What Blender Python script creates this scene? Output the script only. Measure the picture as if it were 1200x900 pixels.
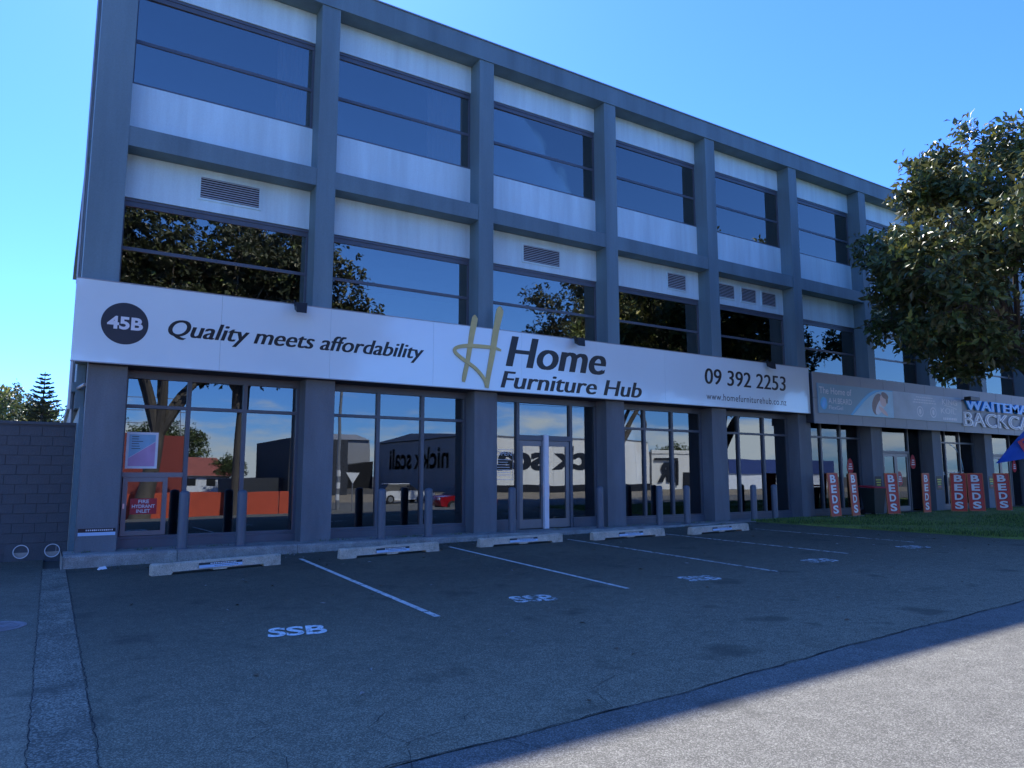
import bpy, bmesh, math, random
import numpy as np
from mathutils import Vector, Matrix
R = math.radians
for o in list(bpy.data.objects): bpy.data.objects.remove(o)
sc = bpy.context.scene
COL = sc.collection
rng = random.Random(7)

# ------------------------------------------------------------------ camera
PITCH, AZ = 7.175, 57.70            # degrees up; heading measured from +X (the facade runs along X)
cam = bpy.data.cameras.new('camera'); cam.lens = 25.5; cam.sensor_width = 36; cam.clip_end = 3000; cam.clip_start = .05
camo = bpy.data.objects.new('camera', cam); COL.objects.link(camo)
camo.location = (0, 0, 1.6); camo.rotation_euler = (R(90 + PITCH), 0, R(AZ - 90))
sc.camera = camo

# ------------------------------------------------------------------ sky, sun, exposure
SUN = Vector((.22, 1, 1.098)).normalized()           # towards the sun
ELEV = math.asin(SUN.z); ROT = math.atan2(SUN.x, SUN.y)
w = bpy.data.worlds.new('World'); sc.world = w; w.use_nodes = True
nt = w.node_tree; nt.nodes.clear()
out = nt.nodes.new('ShaderNodeOutputWorld'); bg = nt.nodes.new('ShaderNodeBackground')
sky = nt.nodes.new('ShaderNodeTexSky'); sky.sky_type = 'NISHITA'; sky.sun_disc = False
sky.sun_elevation = ELEV; sky.sun_rotation = ROT; sky.altitude = 0; sky.air_density = 1.0; sky.dust_density = .2; sky.ozone_density = 5.0
bg.inputs['Strength'].default_value = .12
# low fair-weather cumulus round the whole horizon
tc = nt.nodes.new('ShaderNodeTexCoord'); sep = nt.nodes.new('ShaderNodeSeparateXYZ')
mp = nt.nodes.new('ShaderNodeMapping'); mp.inputs['Scale'].default_value = (5, 5, 17)
ns = nt.nodes.new('ShaderNodeTexNoise'); ns.inputs['Scale'].default_value = 1.0; ns.inputs['Detail'].default_value = 7; ns.inputs['Roughness'].default_value = .58
band = nt.nodes.new('ShaderNodeMapRange'); band.interpolation_type = 'SMOOTHSTEP'
band.inputs['From Min'].default_value = .03; band.inputs['From Max'].default_value = .17; band.inputs['To Min'].default_value = .16; band.inputs['To Max'].default_value = -.25
add = nt.nodes.new('ShaderNodeMath'); add.operation = 'ADD'
cl = nt.nodes.new('ShaderNodeMapRange'); cl.interpolation_type = 'SMOOTHSTEP'
cl.inputs['From Min'].default_value = .50; cl.inputs['From Max'].default_value = .70
mixc = nt.nodes.new('ShaderNodeMix'); mixc.data_type = 'RGBA'; mixc.inputs[7].default_value = (4.2, 4.6, 5.0, 1)
hs = nt.nodes.new('ShaderNodeMix'); hs.data_type = 'RGBA'; hs.blend_type = 'MULTIPLY'; hs.inputs[0].default_value = 1; hs.inputs[7].default_value = (.270, .475, .88, 1)   # the deep clear blue of the photograph's sky
L = nt.links.new
L(tc.outputs['Generated'], sep.inputs[0]); L(tc.outputs['Generated'], mp.inputs[0]); L(mp.outputs[0], ns.inputs['Vector'])
L(sep.outputs['Z'], band.inputs['Value']); L(ns.outputs['Fac'], add.inputs[0]); L(band.outputs[0], add.inputs[1])
L(add.outputs[0], cl.inputs['Value']); L(cl.outputs[0], mixc.inputs[0]); L(sky.outputs[0], hs.inputs[6]); L(hs.outputs[2], mixc.inputs[6])
L(mixc.outputs[2], bg.inputs['Color']); L(bg.outputs[0], out.inputs[0])
sl = bpy.data.lights.new('sun', 'SUN'); sl.energy = 2.7; sl.angle = R(.55); sl.color = (1, .95, .87)
slo = bpy.data.objects.new('sun', sl); COL.objects.link(slo)
slo.rotation_euler = (-SUN).to_track_quat('-Z', 'Y').to_euler(); slo.location = (10, 40, 40)
sc.view_settings.view_transform = 'Standard'; sc.view_settings.look = 'None'; sc.view_settings.gamma = 1
sc.view_settings.use_curve_mapping = False
sc.view_settings.exposure = 1.75

# ------------------------------------------------------------------ helpers: materials
def newmat(name):
    m = bpy.data.materials.new(name); m.use_nodes = True
    t = m.node_tree; b = t.nodes['Principled BSDF']
    return m, t, b
def nd(t, typ, **kw):
    n = t.nodes.new('ShaderNode' + typ)
    for k, v in kw.items():
        if k in n.inputs.keys(): n.inputs[k].default_value = v
        else: setattr(n, k, v)
    return n
def mixrgb(t, fac, a, b, blend='MIX'):
    n = t.nodes.new('ShaderNodeMix'); n.data_type = 'RGBA'; n.blend_type = blend
    for i, v in ((0, fac), (6, a), (7, b)):
        if hasattr(v, 'is_linked'): t.links.new(v, n.inputs[i])
        elif isinstance(v, (int, float)): n.inputs[i].default_value = v
        else: n.inputs[i].default_value = (*v, 1)
    return n.outputs[2]
def surf(name, c, rough=.6, var=.15, scale=1.5, stretch=(1, 1, 1), fine=0.0, fscale=60, bump=0.0, bscale=80, spec=.5, metal=0, coat=0):
    """weathered surface: broad colour variation, optional fine grain and fine relief"""
    m, t, b = newmat(name)
    co = nd(t, 'TexCoord'); mpn = nd(t, 'Mapping'); mpn.inputs['Scale'].default_value = stretch
    t.links.new(co.outputs['Object'], mpn.inputs[0])
    n = nd(t, 'TexNoise', Scale=scale, Detail=6.0, Roughness=.6); t.links.new(mpn.outputs[0], n.inputs['Vector'])
    rm = nd(t, 'MapRange'); rm.inputs['From Min'].default_value = .3; rm.inputs['From Max'].default_value = .7
    t.links.new(n.outputs['Fac'], rm.inputs['Value'])
    cc = mixrgb(t, rm.outputs[0], [x * (1 - var) for x in c], [x * (1 + var) for x in c])
    if fine:
        f = nd(t, 'TexNoise', Scale=fscale, Detail=3.0, Roughness=.7); t.links.new(co.outputs['Object'], f.inputs['Vector'])
        fr = nd(t, 'MapRange'); fr.inputs['From Min'].default_value = .32; fr.inputs['From Max'].default_value = .68
        t.links.new(f.outputs['Fac'], fr.inputs['Value'])
        g = mixrgb(t, fr.outputs[0], [1 - fine] * 3, [1 + fine] * 3)
        cc = mixrgb(t, 1.0, cc, g, 'MULTIPLY')
    t.links.new(cc, b.inputs['Base Color'])
    rr = nd(t, 'MapRange'); rr.inputs['To Min'].default_value = max(0, rough - .08); rr.inputs['To Max'].default_value = min(1, rough + .08)
    t.links.new(n.outputs['Fac'], rr.inputs['Value']); t.links.new(rr.outputs[0], b.inputs['Roughness'])
    b.inputs['Specular IOR Level'].default_value = spec; b.inputs['Metallic'].default_value = metal; b.inputs['Coat Weight'].default_value = coat
    if bump:
        bn = nd(t, 'TexNoise', Scale=bscale, Detail=4.0, Roughness=.65); t.links.new(co.outputs['Object'], bn.inputs['Vector'])
        bp = nd(t, 'Bump', Strength=bump, Distance=.02); t.links.new(bn.outputs['Fac'], bp.inputs['Height']); t.links.new(bp.outputs[0], b.inputs['Normal'])
    return m
def asphalt(name, c, grain=.55, gscale=95, patch=.25, pscale=.35, bump=.5, bounce_tone=None):
    m, t, b = newmat(name)
    co = nd(t, 'TexCoord')
    v = nd(t, 'TexVoronoi', Scale=gscale); t.links.new(co.outputs['Object'], v.inputs['Vector'])
    sepc = nd(t, 'SeparateColor'); t.links.new(v.outputs['Color'], sepc.inputs[0])
    pw = nd(t, 'Math', operation='POWER'); pw.inputs[1].default_value = 2.2; t.links.new(sepc.outputs[0], pw.inputs[0])
    g = mixrgb(t, pw.outputs[0], [1 - grain] * 3, [1 + grain * 1.9] * 3)
    n = nd(t, 'TexNoise', Scale=pscale, Detail=7.0, Roughness=.62, Distortion=.4); t.links.new(co.outputs['Object'], n.inputs['Vector'])
    rm = nd(t, 'MapRange'); rm.inputs['From Min'].default_value = .32; rm.inputs['From Max'].default_value = .68; t.links.new(n.outputs['Fac'], rm.inputs['Value'])
    base = mixrgb(t, rm.outputs[0], [x * (1 - patch) for x in c], [x * (1 + patch) for x in c])
    if bounce_tone:                                            # light bounced off the sunlit road, painted as a paler tone
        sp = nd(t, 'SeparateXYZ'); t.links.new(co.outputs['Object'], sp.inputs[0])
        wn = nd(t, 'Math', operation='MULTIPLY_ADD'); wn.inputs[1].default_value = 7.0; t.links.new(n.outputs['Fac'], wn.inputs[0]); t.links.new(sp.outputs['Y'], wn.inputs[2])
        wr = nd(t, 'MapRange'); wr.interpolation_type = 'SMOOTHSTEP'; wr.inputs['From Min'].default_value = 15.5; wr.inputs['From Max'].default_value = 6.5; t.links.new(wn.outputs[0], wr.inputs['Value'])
        base = mixrgb(t, wr.outputs[0], base, bounce_tone)
    n2 = nd(t, 'TexNoise', Scale=6.0, Detail=5.0, Roughness=.7); t.links.new(co.outputs['Object'], n2.inputs['Vector'])
    rm2 = nd(t, 'MapRange'); rm2.inputs['From Min'].default_value = .35; rm2.inputs['From Max'].default_value = .65; t.links.new(n2.outputs['Fac'], rm2.inputs['Value'])
    g2 = mixrgb(t, rm2.outputs[0], [.86] * 3, [1.14] * 3)
    cc = mixrgb(t, 1.0, base, g, 'MULTIPLY'); cc = mixrgb(t, 1.0, cc, g2, 'MULTIPLY')
    # old oil drips
    o = nd(t, 'TexNoise', Scale=1.3, Detail=3.0, Roughness=.5); t.links.new(co.outputs['Object'], o.inputs['Vector'])
    orr = nd(t, 'MapRange'); orr.inputs['From Min'].default_value = .60; orr.inputs['From Max'].default_value = .70; orr.inputs['To Max'].default_value = .55
    t.links.new(o.outputs['Fac'], orr.inputs['Value']); cc = mixrgb(t, orr.outputs[0], cc, [x * .45 for x in c])
    t.links.new(cc, b.inputs['Base Color']); b.inputs['Roughness'].default_value = .82; b.inputs['Specular IOR Level'].default_value = .3
    bp = nd(t, 'Bump', Strength=bump, Distance=.006); t.links.new(sepc.outputs[0], bp.inputs['Height']); t.links.new(bp.outputs[0], b.inputs['Normal'])
    return m
def glass(name, f0=.3, tint=(.30, .34, .38), refl=(.86, .94, 1.0), wav=.03):
    """tinted, reflective shop glazing: Fresnel mix of a mirror and a dark transparent pane, slightly wavy"""
    m = bpy.data.materials.new(name); m.use_nodes = True; t = m.node_tree; t.nodes.clear()
    o = nd(t, 'OutputMaterial'); mx = nd(t, 'MixShader'); g = nd(t, 'BsdfGlossy', Roughness=.0); g.inputs['Color'].default_value = (*refl, 1)
    tr = nd(t, 'BsdfTransparent'); tr.inputs['Color'].default_value = (*tint, 1)
    fr = nd(t, 'Fresnel', IOR=1.5); mr = nd(t, 'MapRange'); mr.inputs['From Min'].default_value = .04; mr.inputs['From Max'].default_value = 1
    mr.inputs['To Min'].default_value = f0; mr.inputs['To Max'].default_value = 1
    co = nd(t, 'TexCoord'); n = nd(t, 'TexNoise', Scale=.55, Detail=1.0); bp = nd(t, 'Bump', Strength=wav, Distance=.1)
    t.links.new(co.outputs['Object'], n.inputs['Vector']); t.links.new(n.outputs['Fac'], bp.inputs['Height'])
    t.links.new(bp.outputs[0], g.inputs['Normal'])
    t.links.new(fr.outputs[0], mr.inputs['Value']); t.links.new(mr.outputs[0], mx.inputs[0])
    t.links.new(tr.outputs[0], mx.inputs[1]); t.links.new(g.outputs[0], mx.inputs[2]); t.links.new(mx.outputs[0], o.inputs[0])
    return m
def leafmat(name, c, back, rough=.35):
    m, t, b = newmat(name)
    co = nd(t, 'TexCoord'); n = nd(t, 'TexNoise', Scale=3.0, Detail=3.0); t.links.new(co.outputs['Object'], n.inputs['Vector'])
    cc = mixrgb(t, n.outputs['Fac'], [x * .6 for x in c], [x * 1.4 for x in c])
    ge = nd(t, 'NewGeometry'); cc = mixrgb(t, ge.outputs['Backfacing'], cc, back)
    t.links.new(cc, b.inputs['Base Color']); b.inputs['Roughness'].default_value = rough
    tl = nd(t, 'BsdfTranslucent'); t.links.new(cc, tl.inputs['Color']); mx = nd(t, 'MixShader'); mx.inputs[0].default_value = .25
    o = t.nodes['Material Output']; t.links.new(b.outputs[0], mx.inputs[1]); t.links.new(tl.outputs[0], mx.inputs[2]); t.links.new(mx.outputs[0], o.inputs[0])
    return m
def emit(name, c, s):
    m, t, b = newmat(name); b.inputs['Base Color'].default_value = (*c, 1); b.inputs['Emission Color'].default_value = (*c, 1); b.inputs['Emission Strength'].default_value = s
    return m

M = {}
M['paint'] = surf('charcoal_wall_paint', (.140, .225, .255), .62, .20, 1.6, (1, 1, .10), .06, 30, .12, 60)
M['pillar'] = surf('charcoal_paint_less_sky', (.150, .170, .185), .7, .22, 1.6, (1, 1, .22), .10, 40, .35, 45)  # same paint as the columns, with weaker sky light put into its colour
M['panel'] = surf('pale_grey_wall_panel', (.60, .82, .85), .6, .13, 2.2, (1, 1, .09), .04, 40, .06, 50)
M['soffit'] = surf('dark_soffit', (.045, .049, .058), .7, .12, .6)
M['frame'] = surf('dark_window_frame', (.095, .115, .140), .38, .12, 2, spec=.5)
M['doorframe'] = surf('grey_aluminium_door_frame', (.19, .20, .21), .38, .1, 2, metal=.3)
M['glass'] = glass('reflective_tinted_glass', .17, (.26, .29, .33))
M['glass_up'] = glass('tinted_upper_glass', .23, (.58, .60, .60), refl=(1.0, .96, .86))
M['glass_n'] = glass('neighbour_shop_glass', .10, (.45, .48, .50), wav=.01)
M['louvre'] = surf('grey_louvre', (.50, .54, .56), .5, .1, 3)
M['louvre_dark'] = surf('vent_void', (.02, .02, .022), .9, .1)
M['sign'] = surf('white_gloss_sign_panel', (.78, .90, .90), .12, .03, .4, spec=.8, coat=1.0)
M['sign_edge'] = surf('sign_return', (.35, .36, .38), .4, .05)
M['ink'] = surf('dark_vinyl_lettering', (.012, .014, .018), .35, .1)
M['navy'] = surf('dark_disc', (.022, .028, .042), .35, .1)
M['whitevinyl'] = surf('white_vinyl', (.75, .76, .77), .4, .05)
M['gold'] = surf('gold_emblem', (.62, .52, .20), .4, .15, 3)
M['interior'] = surf('interior_wall', (.55, .54, .52), .8, .1)
M['intfloor'] = surf('interior_floor', (.12, .11, .10), .6, .15)
M['curtain'] = surf('grey_curtain', (.7, .7, .7), .9, .1)
M['concrete'] = surf('weathered_concrete', (.33, .30, .26), .9, .30, 3.5, (1, 1, 1), .35, 55, .7, 60)
M['stop'] = surf('wheel_stop_concrete', (.58, .50, .38), .9, .22, 5, (1, 1, 1), .38, 70, .7, 80)
M['asphalt'] = asphalt('car_park_asphalt', (.112, .098, .066), grain=.42, gscale=130, bounce_tone=(.26, .225, .150))  # second colour carries painted bounce light on the road side
M['road'] = asphalt('worn_road_asphalt', (.176, .172, .150), grain=.40, gscale=130, patch=.12)
M['road_left'] = asphalt('driveway_asphalt', (.17, .15, .105), grain=.36, gscale=130, bounce_tone=(.33, .27, .18), patch=.18)  # same painted bounce light towards the road
M['chip'] = asphalt('old_exposed_aggregate_strip', (.21, .185, .135), grain=.5, gscale=90, patch=.35, pscale=1.2, bump=.6)
M['crack'] = surf('crack_seal', (.035, .032, .030), 1, .2)  # dark tone of the sunken crack sealing
M['soil'] = surf('bare_ground', (.10, .09, .07), .95, .25, .2)
M['block'] = surf('painted_block', (.092, .100, .110), .7, .16, 1.8, (1, 1, .6), .12, 40, .5, 40)
M['mortar'] = surf('painted_mortar', (.080, .086, .096), .8, .1)
M['bollard'] = surf('bollard_paint', (.115, .135, .160), .45, .12, 3, (1, 1, .3), .05, 40, .1, 50)
M['black'] = surf('black_plastic', (.012, .012, .013), .45, .1)
M['steel'] = surf('brushed_steel', (.55, .56, .57), .3, .08, 2, metal=.9)
M['galv'] = surf('galvanised_steel', (.35, .36, .37), .45, .12, 4, metal=.6)
M['white'] = surf('white_paint', (.78, .79, .80), .5, .06, 2)
M['plateblue'] = surf('pale_blue_plate', (.45, .62, .80), .4, .08)
M['fascia'] = surf('grey_cladding_tile', (.26, .28, .29), .5, .08, .8, fine=.04)
M['banner'] = surf('slate_banner_print', (.20, .36, .44), .5, .05)
M['banner2'] = surf('mauve_banner_print', (.42, .50, .54), .5, .15, 1.2)
M['cyan'] = surf('cyan_print', (.05, .42, .72), .4, .06)
M['palecyan'] = surf('pale_cyan_print', (.42, .68, .78), .5, .1)
M['skin'] = surf('skin_tone_print', (.85, .62, .52), .5, .1)
M['hair'] = surf('brown_print', (.26, .18, .14), .5, .25, 6)
M['lettergrey'] = surf('pale_letter_return', (.75, .77, .78), .4, .05)
M['letterblue'] = surf('bright_blue_letters', (.02, .34, .80), .3, .05)
M['red'] = surf('red_sign_print', (.58, .045, .03), .5, .12, 3)
M['orange'] = surf('orange_edge', (.60, .17, .05), .5, .1)
M['redvinyl'] = surf('red_vinyl', (.50, .02, .035), .4, .08)
M['yellow'] = surf('yellow_print', (.62, .62, .06), .5, .1)
M['green'] = surf('green_print', (.05, .40, .25), .5, .1)
M['flagblue'] = surf('blue_flag_fabric', (.012, .085, .42), .7, .15, 2)
M['bin'] = surf('dark_green_bin_plastic', (.018, .028, .024), .5, .12, 3)
M['lineworn'] = None
M['postpink'] = surf('pink_poster_print', (.55, .32, .50), .4, .12, 3)
M['postblue'] = surf('blue_poster_print', (.25, .48, .62), .4, .15, 3)
M['bark'] = surf('grey_brown_bark', (.10, .085, .07), .9, .3, 3, (1, 1, .3), .3, 30, .9, 25)
M['leaf_dark'] = leafmat('leaf_dark_green', (.075, .108, .034), (.11, .115, .045), .40)
M['leaf_mid'] = leafmat('leaf_green', (.115, .158, .040), (.14, .15, .055), .40)
M['leaf_yel'] = leafmat('leaf_yellow_green', (.34, .33, .06), (.16, .15, .05), .4)
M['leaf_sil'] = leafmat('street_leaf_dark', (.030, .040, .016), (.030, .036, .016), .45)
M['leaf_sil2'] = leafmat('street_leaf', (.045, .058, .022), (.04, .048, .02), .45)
M['leaf_far'] = leafmat('leaf_far_green', (.075, .110, .030), (.07, .09, .03), .5)
M['needle'] = leafmat('pine_needle', (.040, .062, .028), (.045, .06, .03), .55)
M['grassblade'] = leafmat('grass_blade', (.17, .26, .04), (.05, .09, .02), .55)
M['grassbase'] = surf('grass_turf', (.15, .20, .04), .95, .35, 1.4, fine=.35, fscale=30, bump=.8, bscale=40)
M['litter'] = surf('dry_leaf', (.16, .10, .05), .8, .4, 40)
M['pipeface'] = surf('pale_pipe_plug', (.42, .38, .33), .8, .25, 6)
M['manhole'] = surf('worn_iron_cover', (.24, .20, .20), .55, .2, 12, metal=.2)
def worn_line(name, c, keep):
    m = surf(name, c, .8, .15, 6, fine=.3, fscale=60)
    t = m.node_tree; b = t.nodes['Principled BSDF']; o = t.nodes['Material Output']
    co = nd(t, 'TexCoord'); n = nd(t, 'TexNoise', Scale=9.0, Detail=8.0, Roughness=.75); t.links.new(co.outputs['Object'], n.inputs['Vector'])
    r_ = nd(t, 'MapRange'); r_.inputs['From Min'].default_value = keep - .05; r_.inputs['From Max'].default_value = keep + .05
    t.links.new(n.outputs['Fac'], r_.inputs['Value'])
    tr = nd(t, 'BsdfTransparent'); mx = nd(t, 'MixShader'); t.links.new(r_.outputs[0], mx.inputs[0])
    t.links.new(tr.outputs[0], mx.inputs[1]); t.links.new(b.outputs[0], mx.inputs[2]); t.links.new(mx.outputs[0], o.inputs[0])
    return m
M['line'] = worn_line('worn_white_line', (.68, .66, .60), .40)
M['line_thin'] = worn_line('very_worn_white_line', (.60, .58, .52), .475)
M['stencil_worn'] = worn_line('worn_stencil_paint', (.74, .74, .70), .485)
M['stencil'] = worn_line('stencil_paint', (.80, .80, .76), .42)

# ------------------------------------------------------------------ helpers: meshes and objects
class MB:
    def __init__(s): s.v = []; s.f = []; s.mi = []
    def quad(s, a, b, c, d, m=0):
        n = len(s.v); s.v += [tuple(a), tuple(b), tuple(c), tuple(d)]; s.f.append((n, n + 1, n + 2, n + 3)); s.mi.append(m); return s
    def poly(s, pts, m=0):
        n = len(s.v); s.v += [tuple(p) for p in pts]; s.f.append(tuple(range(n, n + len(pts)))); s.mi.append(m); return s
    def box(s, x0, x1, y0, y1, z0, z1, m=0, ch=0):
        if ch:
            return s.chbox(x0, x1, y0, y1, z0, z1, ch, m)
        n = len(s.v)
        s.v += [(x0, y0, z0), (x1, y0, z0), (x1, y1, z0), (x0, y1, z0), (x0, y0, z1), (x1, y0, z1), (x1, y1, z1), (x0, y1, z1)]
        s.f += [tuple(n + i for i in q) for q in ((0, 3, 2, 1), (4, 5, 6, 7), (0, 1, 5, 4), (1, 2, 6, 5), (2, 3, 7, 6), (3, 0, 4, 7))]
        s.mi += [m] * 6; return s
    def chbox(s, x0, x1, y0, y1, z0, z1, c, m=0):      # box with chamfered vertical and top edges
        def ring(z, i): return [(x0 + i + c, y0 + i, z), (x1 - i - c, y0 + i, z), (x1 - i, y0 + i + c, z), (x1 - i, y1 - i - c, z), (x1 - i - c, y1 - i, z), (x0 + i + c, y1 - i, z), (x0 + i, y1 - i - c, z), (x0 + i, y0 + i + c, z)]
        return s.loft([ring(z0, 0), ring(z1 - c, 0), ring(z1, c)], m)
    def loft(s, rings, m=0, cap=True, close=True):
        n = len(s.v); k = len(rings[0])
        for r in rings: s.v += [tuple(p) for p in r]
        for i in range(len(rings) - 1):
            for j in range(k if close else k - 1):
                a = n + i * k + j; b = n + i * k + (j + 1) % k
                s.f.append((a, b, b + k, a + k)); s.mi.append(m)
        if cap:
            s.f.append(tuple(n + j for j in reversed(range(k)))); s.f.append(tuple(n + (len(rings) - 1) * k + j for j in range(k))); s.mi += [m, m]
        return s
    def prism(s, pts, y0, y1, m=0):                     # (x,z) outline swept along y
        return s.loft([[(x, y0, z) for x, z in pts], [(x, y1, z) for x, z in pts]], m)
    def tube(s, pts, rads, seg=8, m=0, cap=True):
        rings = []
        pts = [Vector(p) for p in pts]
        for i, p in enumerate(pts):
            d = (pts[min(i + 1, len(pts) - 1)] - pts[max(i - 1, 0)]).normalized()
            a = d.cross(Vector((0, 0, 1)) if abs(d.z) < .95 else Vector((1, 0, 0))).normalized(); b = d.cross(a)
            r = rads[i] if isinstance(rads, (list, tuple)) else rads
            rings.append([p + a * (r * math.cos(t)) + b * (r * math.sin(t)) for t in [2 * math.pi * j / seg for j in range(seg)]])
        return s.loft(rings, m, cap)
    def lathe(s, prof, seg=20, m=0, c=(0, 0, 0)):
        return s.loft([[(c[0] + r * math.cos(2 * math.pi * j / seg), c[1] + r * math.sin(2 * math.pi * j / seg), c[2] + z) for j in range(seg)] for r, z in prof], m)
    def mesh(s, name, mats, smooth=False):
        me = bpy.data.meshes.new(name); me.from_pydata(s.v, [], s.f)
        if not isinstance(mats, (list, tuple)): mats = [mats]
        for q in mats: me.materials.append(q)
        if any(s.mi): me.polygons.foreach_set('material_index', s.mi)
        bm = bmesh.new(); bm.from_mesh(me); bmesh.ops.recalc_face_normals(bm, faces=bm.faces); bm.to_mesh(me); bm.free()
        if smooth:
            me.polygons.foreach_set('use_smooth', [True] * len(me.polygons)); me.set_sharp_from_angle(angle=R(40))
        me.update(); return me
def put(name, me, parent=None, loc=(0, 0, 0), rot=0, label=None, cat=None, group=None, kind=None):
    o = bpy.data.objects.new(name, me); COL.objects.link(o); o.location = loc; o.rotation_euler = (0, 0, rot)
    if parent: o.parent = parent
    if label: o['label'] = label
    if cat: o['category'] = cat
    if group: o['group'] = group
    if kind: o['kind'] = kind
    return o
def thing(name, label, cat, loc=(0, 0, 0), rot=0, group=None): return put(name, None, None, loc, rot, label, cat, group)
def part(name, mb, mat, parent, smooth=False, label=None, kind=None, world=True):
    """a part; world=True means its mesh is in world coordinates (its thing is an Empty at the thing's base)"""
    me = mb if isinstance(mb, bpy.types.Mesh) else mb.mesh(name, mat, smooth)
    o = put(name, me, parent, label=label, kind=kind)
    if world and parent.type == 'EMPTY': o.matrix_parent_inverse = (Matrix.Translation(parent.location) @ Matrix.Rotation(parent.rotation_euler.z, 4, 'Z')).inverted()
    return o
def copy_tree(o, parent=None):
    c = o.copy(); COL.objects.link(c)
    if parent: c.parent = parent
    for ch in list(o.children): copy_tree(ch, c)
    return c
def structure(name, mb, mat, smooth=False, kind='structure'): return put(name, mb.mesh(name, mat, smooth), kind=kind)

def text_raw(s, shear=0, offset=0, space=1.0):
    cu = bpy.data.curves.new('t', 'FONT'); cu.body = s; cu.shear = shear; cu.offset = offset; cu.space_character = space; cu.resolution_u = 5
    o = bpy.data.objects.new('t', cu); COL.objects.link(o)
    dg = bpy.context.evaluated_depsgraph_get(); me = bpy.data.meshes.new_from_object(o.evaluated_get(dg))
    V = [v.co.copy() for v in me.vertices]; F = [tuple(p.vertices) for p in me.polygons]
    bpy.data.objects.remove(o); bpy.data.curves.remove(cu); bpy.data.meshes.remove(me)
    return V, F
def text_mb(s, u0, v0, width, cap, frame, shear=0, offset=0, space=1.0, depth=.0, contrast=0.0, mb=None, bold=0):
    """letters u0..u0+width wide, capital height cap, on a frame(u, v, out)->world point; contrast thickens upright strokes"""
    V, F = text_raw(s, shear, offset, space)
    x0 = min(p.x for p in V); x1 = max(p.x for p in V)
    cv, _ = text_raw('H'); ch = max(p.y for p in cv)
    sx = width / (x1 - x0); sy = cap / ch
    mb = mb or MB(); shifts = [0] if not contrast else [-contrast / 2, contrast / 2]
    for k, dx in enumerate(shifts):
        n = len(mb.v); e = .0008 * k
        def q(p, o): return tuple(frame(u0 + (p.x - x0) * sx + dx, v0 + p.y * sy, o))
        mb.v += [q(p, depth + e) for p in V]; mb.f += [tuple(n + i for i in f) for f in F]; mb.mi += [0] * len(F)
        if depth:
            ec = {}
            for f in F:
                for a, b in zip(f, f[1:] + f[:1]): ec[(a, b)] = 1
            m2 = len(mb.v); mb.v += [q(p, 0) for p in V]
            for a, b in ec:
                if (b, a) not in ec: mb.f.append((n + a, n + b, m2 + b, m2 + a)); mb.mi.append(0)
    return mb
def front(Y, proud=.004): return lambda u, v, o: (u, Y - proud - o, v)        # faces the street (-Y)
def flat_mesh(mb, name, mat):
    me = bpy.data.meshes.new(name); me.from_pydata(mb.v, [], mb.f); me.materials.append(mat); me.update(); return me

# ------------------------------------------------------------------ terrain
def sm(t): t = max(0, min(1, t)); return t * t * (3 - 2 * t)
def gz(x, y): return max(-.2, min(.12, .012 * (x - 11))) * (1 if y > -20 else 1) - .75 * sm((3 - y) / 12)
def yb(x): return 4.1 + .05 * max(-10, min(60, x)) + .022 * math.sin(x * 1.1) + .012 * math.sin(x * 4.1) + .010 * math.sin(x * 11.3)      # car park meets road
def sheet(name, xs, yfun, mat, dz=0, ny=10):
    mb = MB(); n = len(xs); cols = []
    for x in xs:
        y0, y1 = yfun(x); cols.append([(x, y0 + (y1 - y0) * j / ny, gz(x, y0 + (y1 - y0) * j / ny) + dz) for j in range(ny + 1)])
    mb.loft(cols, 0, cap=False, close=False)
    o = structure(name, mb, mat, True)
    me = o.data
    if me.polygons[0].normal.z < 0: me.flip_normals()
    return o
def fr(a, b, st):
    n = max(1, round((b - a) / st)); return [a + (b - a) * i / n for i in range(n + 1)]
gx = [-900, -300, -100, -50] + fr(-30, 60, 2) + [80, 120, 200, 400, 900]
mbg = MB(); gy = [-900, -300, -120, -60, -40] + fr(-30, 20, 1.5) + [30, 60, 120, 300, 900]
mbg.loft([[(x, y, gz(x, y) - .05) for y in gy] for x in gx], 0, cap=False, close=False)
g = structure('ground', mbg, M['soil'], True)
if g.data.polygons[0].normal.z < 0: g.data.flip_normals()
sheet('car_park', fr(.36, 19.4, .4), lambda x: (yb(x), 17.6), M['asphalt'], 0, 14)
sheet('driveway', fr(-14, .0, .7), lambda x: (yb(x), 18.6), M['road_left'], -.003, 14)
sheet('road', [-120, -60, -30] + fr(-14, 60, .4) + [80, 120, 160], lambda x: (-24, yb(x)), M['road'], -.003, 34)
sheet('concrete_channel_strip', fr(0, .36, .09), lambda x: (yb(x), 16.3), M['chip'], .004, 60)
sheet('far_pavement', [-120, -60, -20] + fr(-10, 100, 5) + [160], lambda x: (-46, -24), M['road_left'], -.01, 6)
# jagged joint crack between car park and road, and its offshoots
def crack(pts, wd, name='asphalt_crack', seed=1):
    r = random.Random(seed); P = []
    for (xa, ya), (xb, yb_) in zip(pts, pts[1:]):
        n = max(2, int(math.hypot(xb - xa, yb_ - ya) / .07))
        for i in range(n):
            t = i / n; P.append((xa + (xb - xa) * t + r.uniform(-.012, .012), ya + (yb_ - ya) * t + r.uniform(-.014, .014)))
    A = []; B = []
    for i, (x, y) in enumerate(P):
        dx = P[min(i + 1, len(P) - 1)][0] - P[max(i - 1, 0)][0]; dy = P[min(i + 1, len(P) - 1)][1] - P[max(i - 1, 0)][1]; l = math.hypot(dx, dy) or 1
        h = wd * r.uniform(.25, 1.1) / 2; nx, ny = -dy / l * h, dx / l * h
        A.append((x + nx, y + ny, gz(x, y) + .0055)); B.append((x - nx, y - ny, gz(x, y) + .005))
    structure(name, MB().loft([A, B], 0, False, False), M['crack'])
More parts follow.
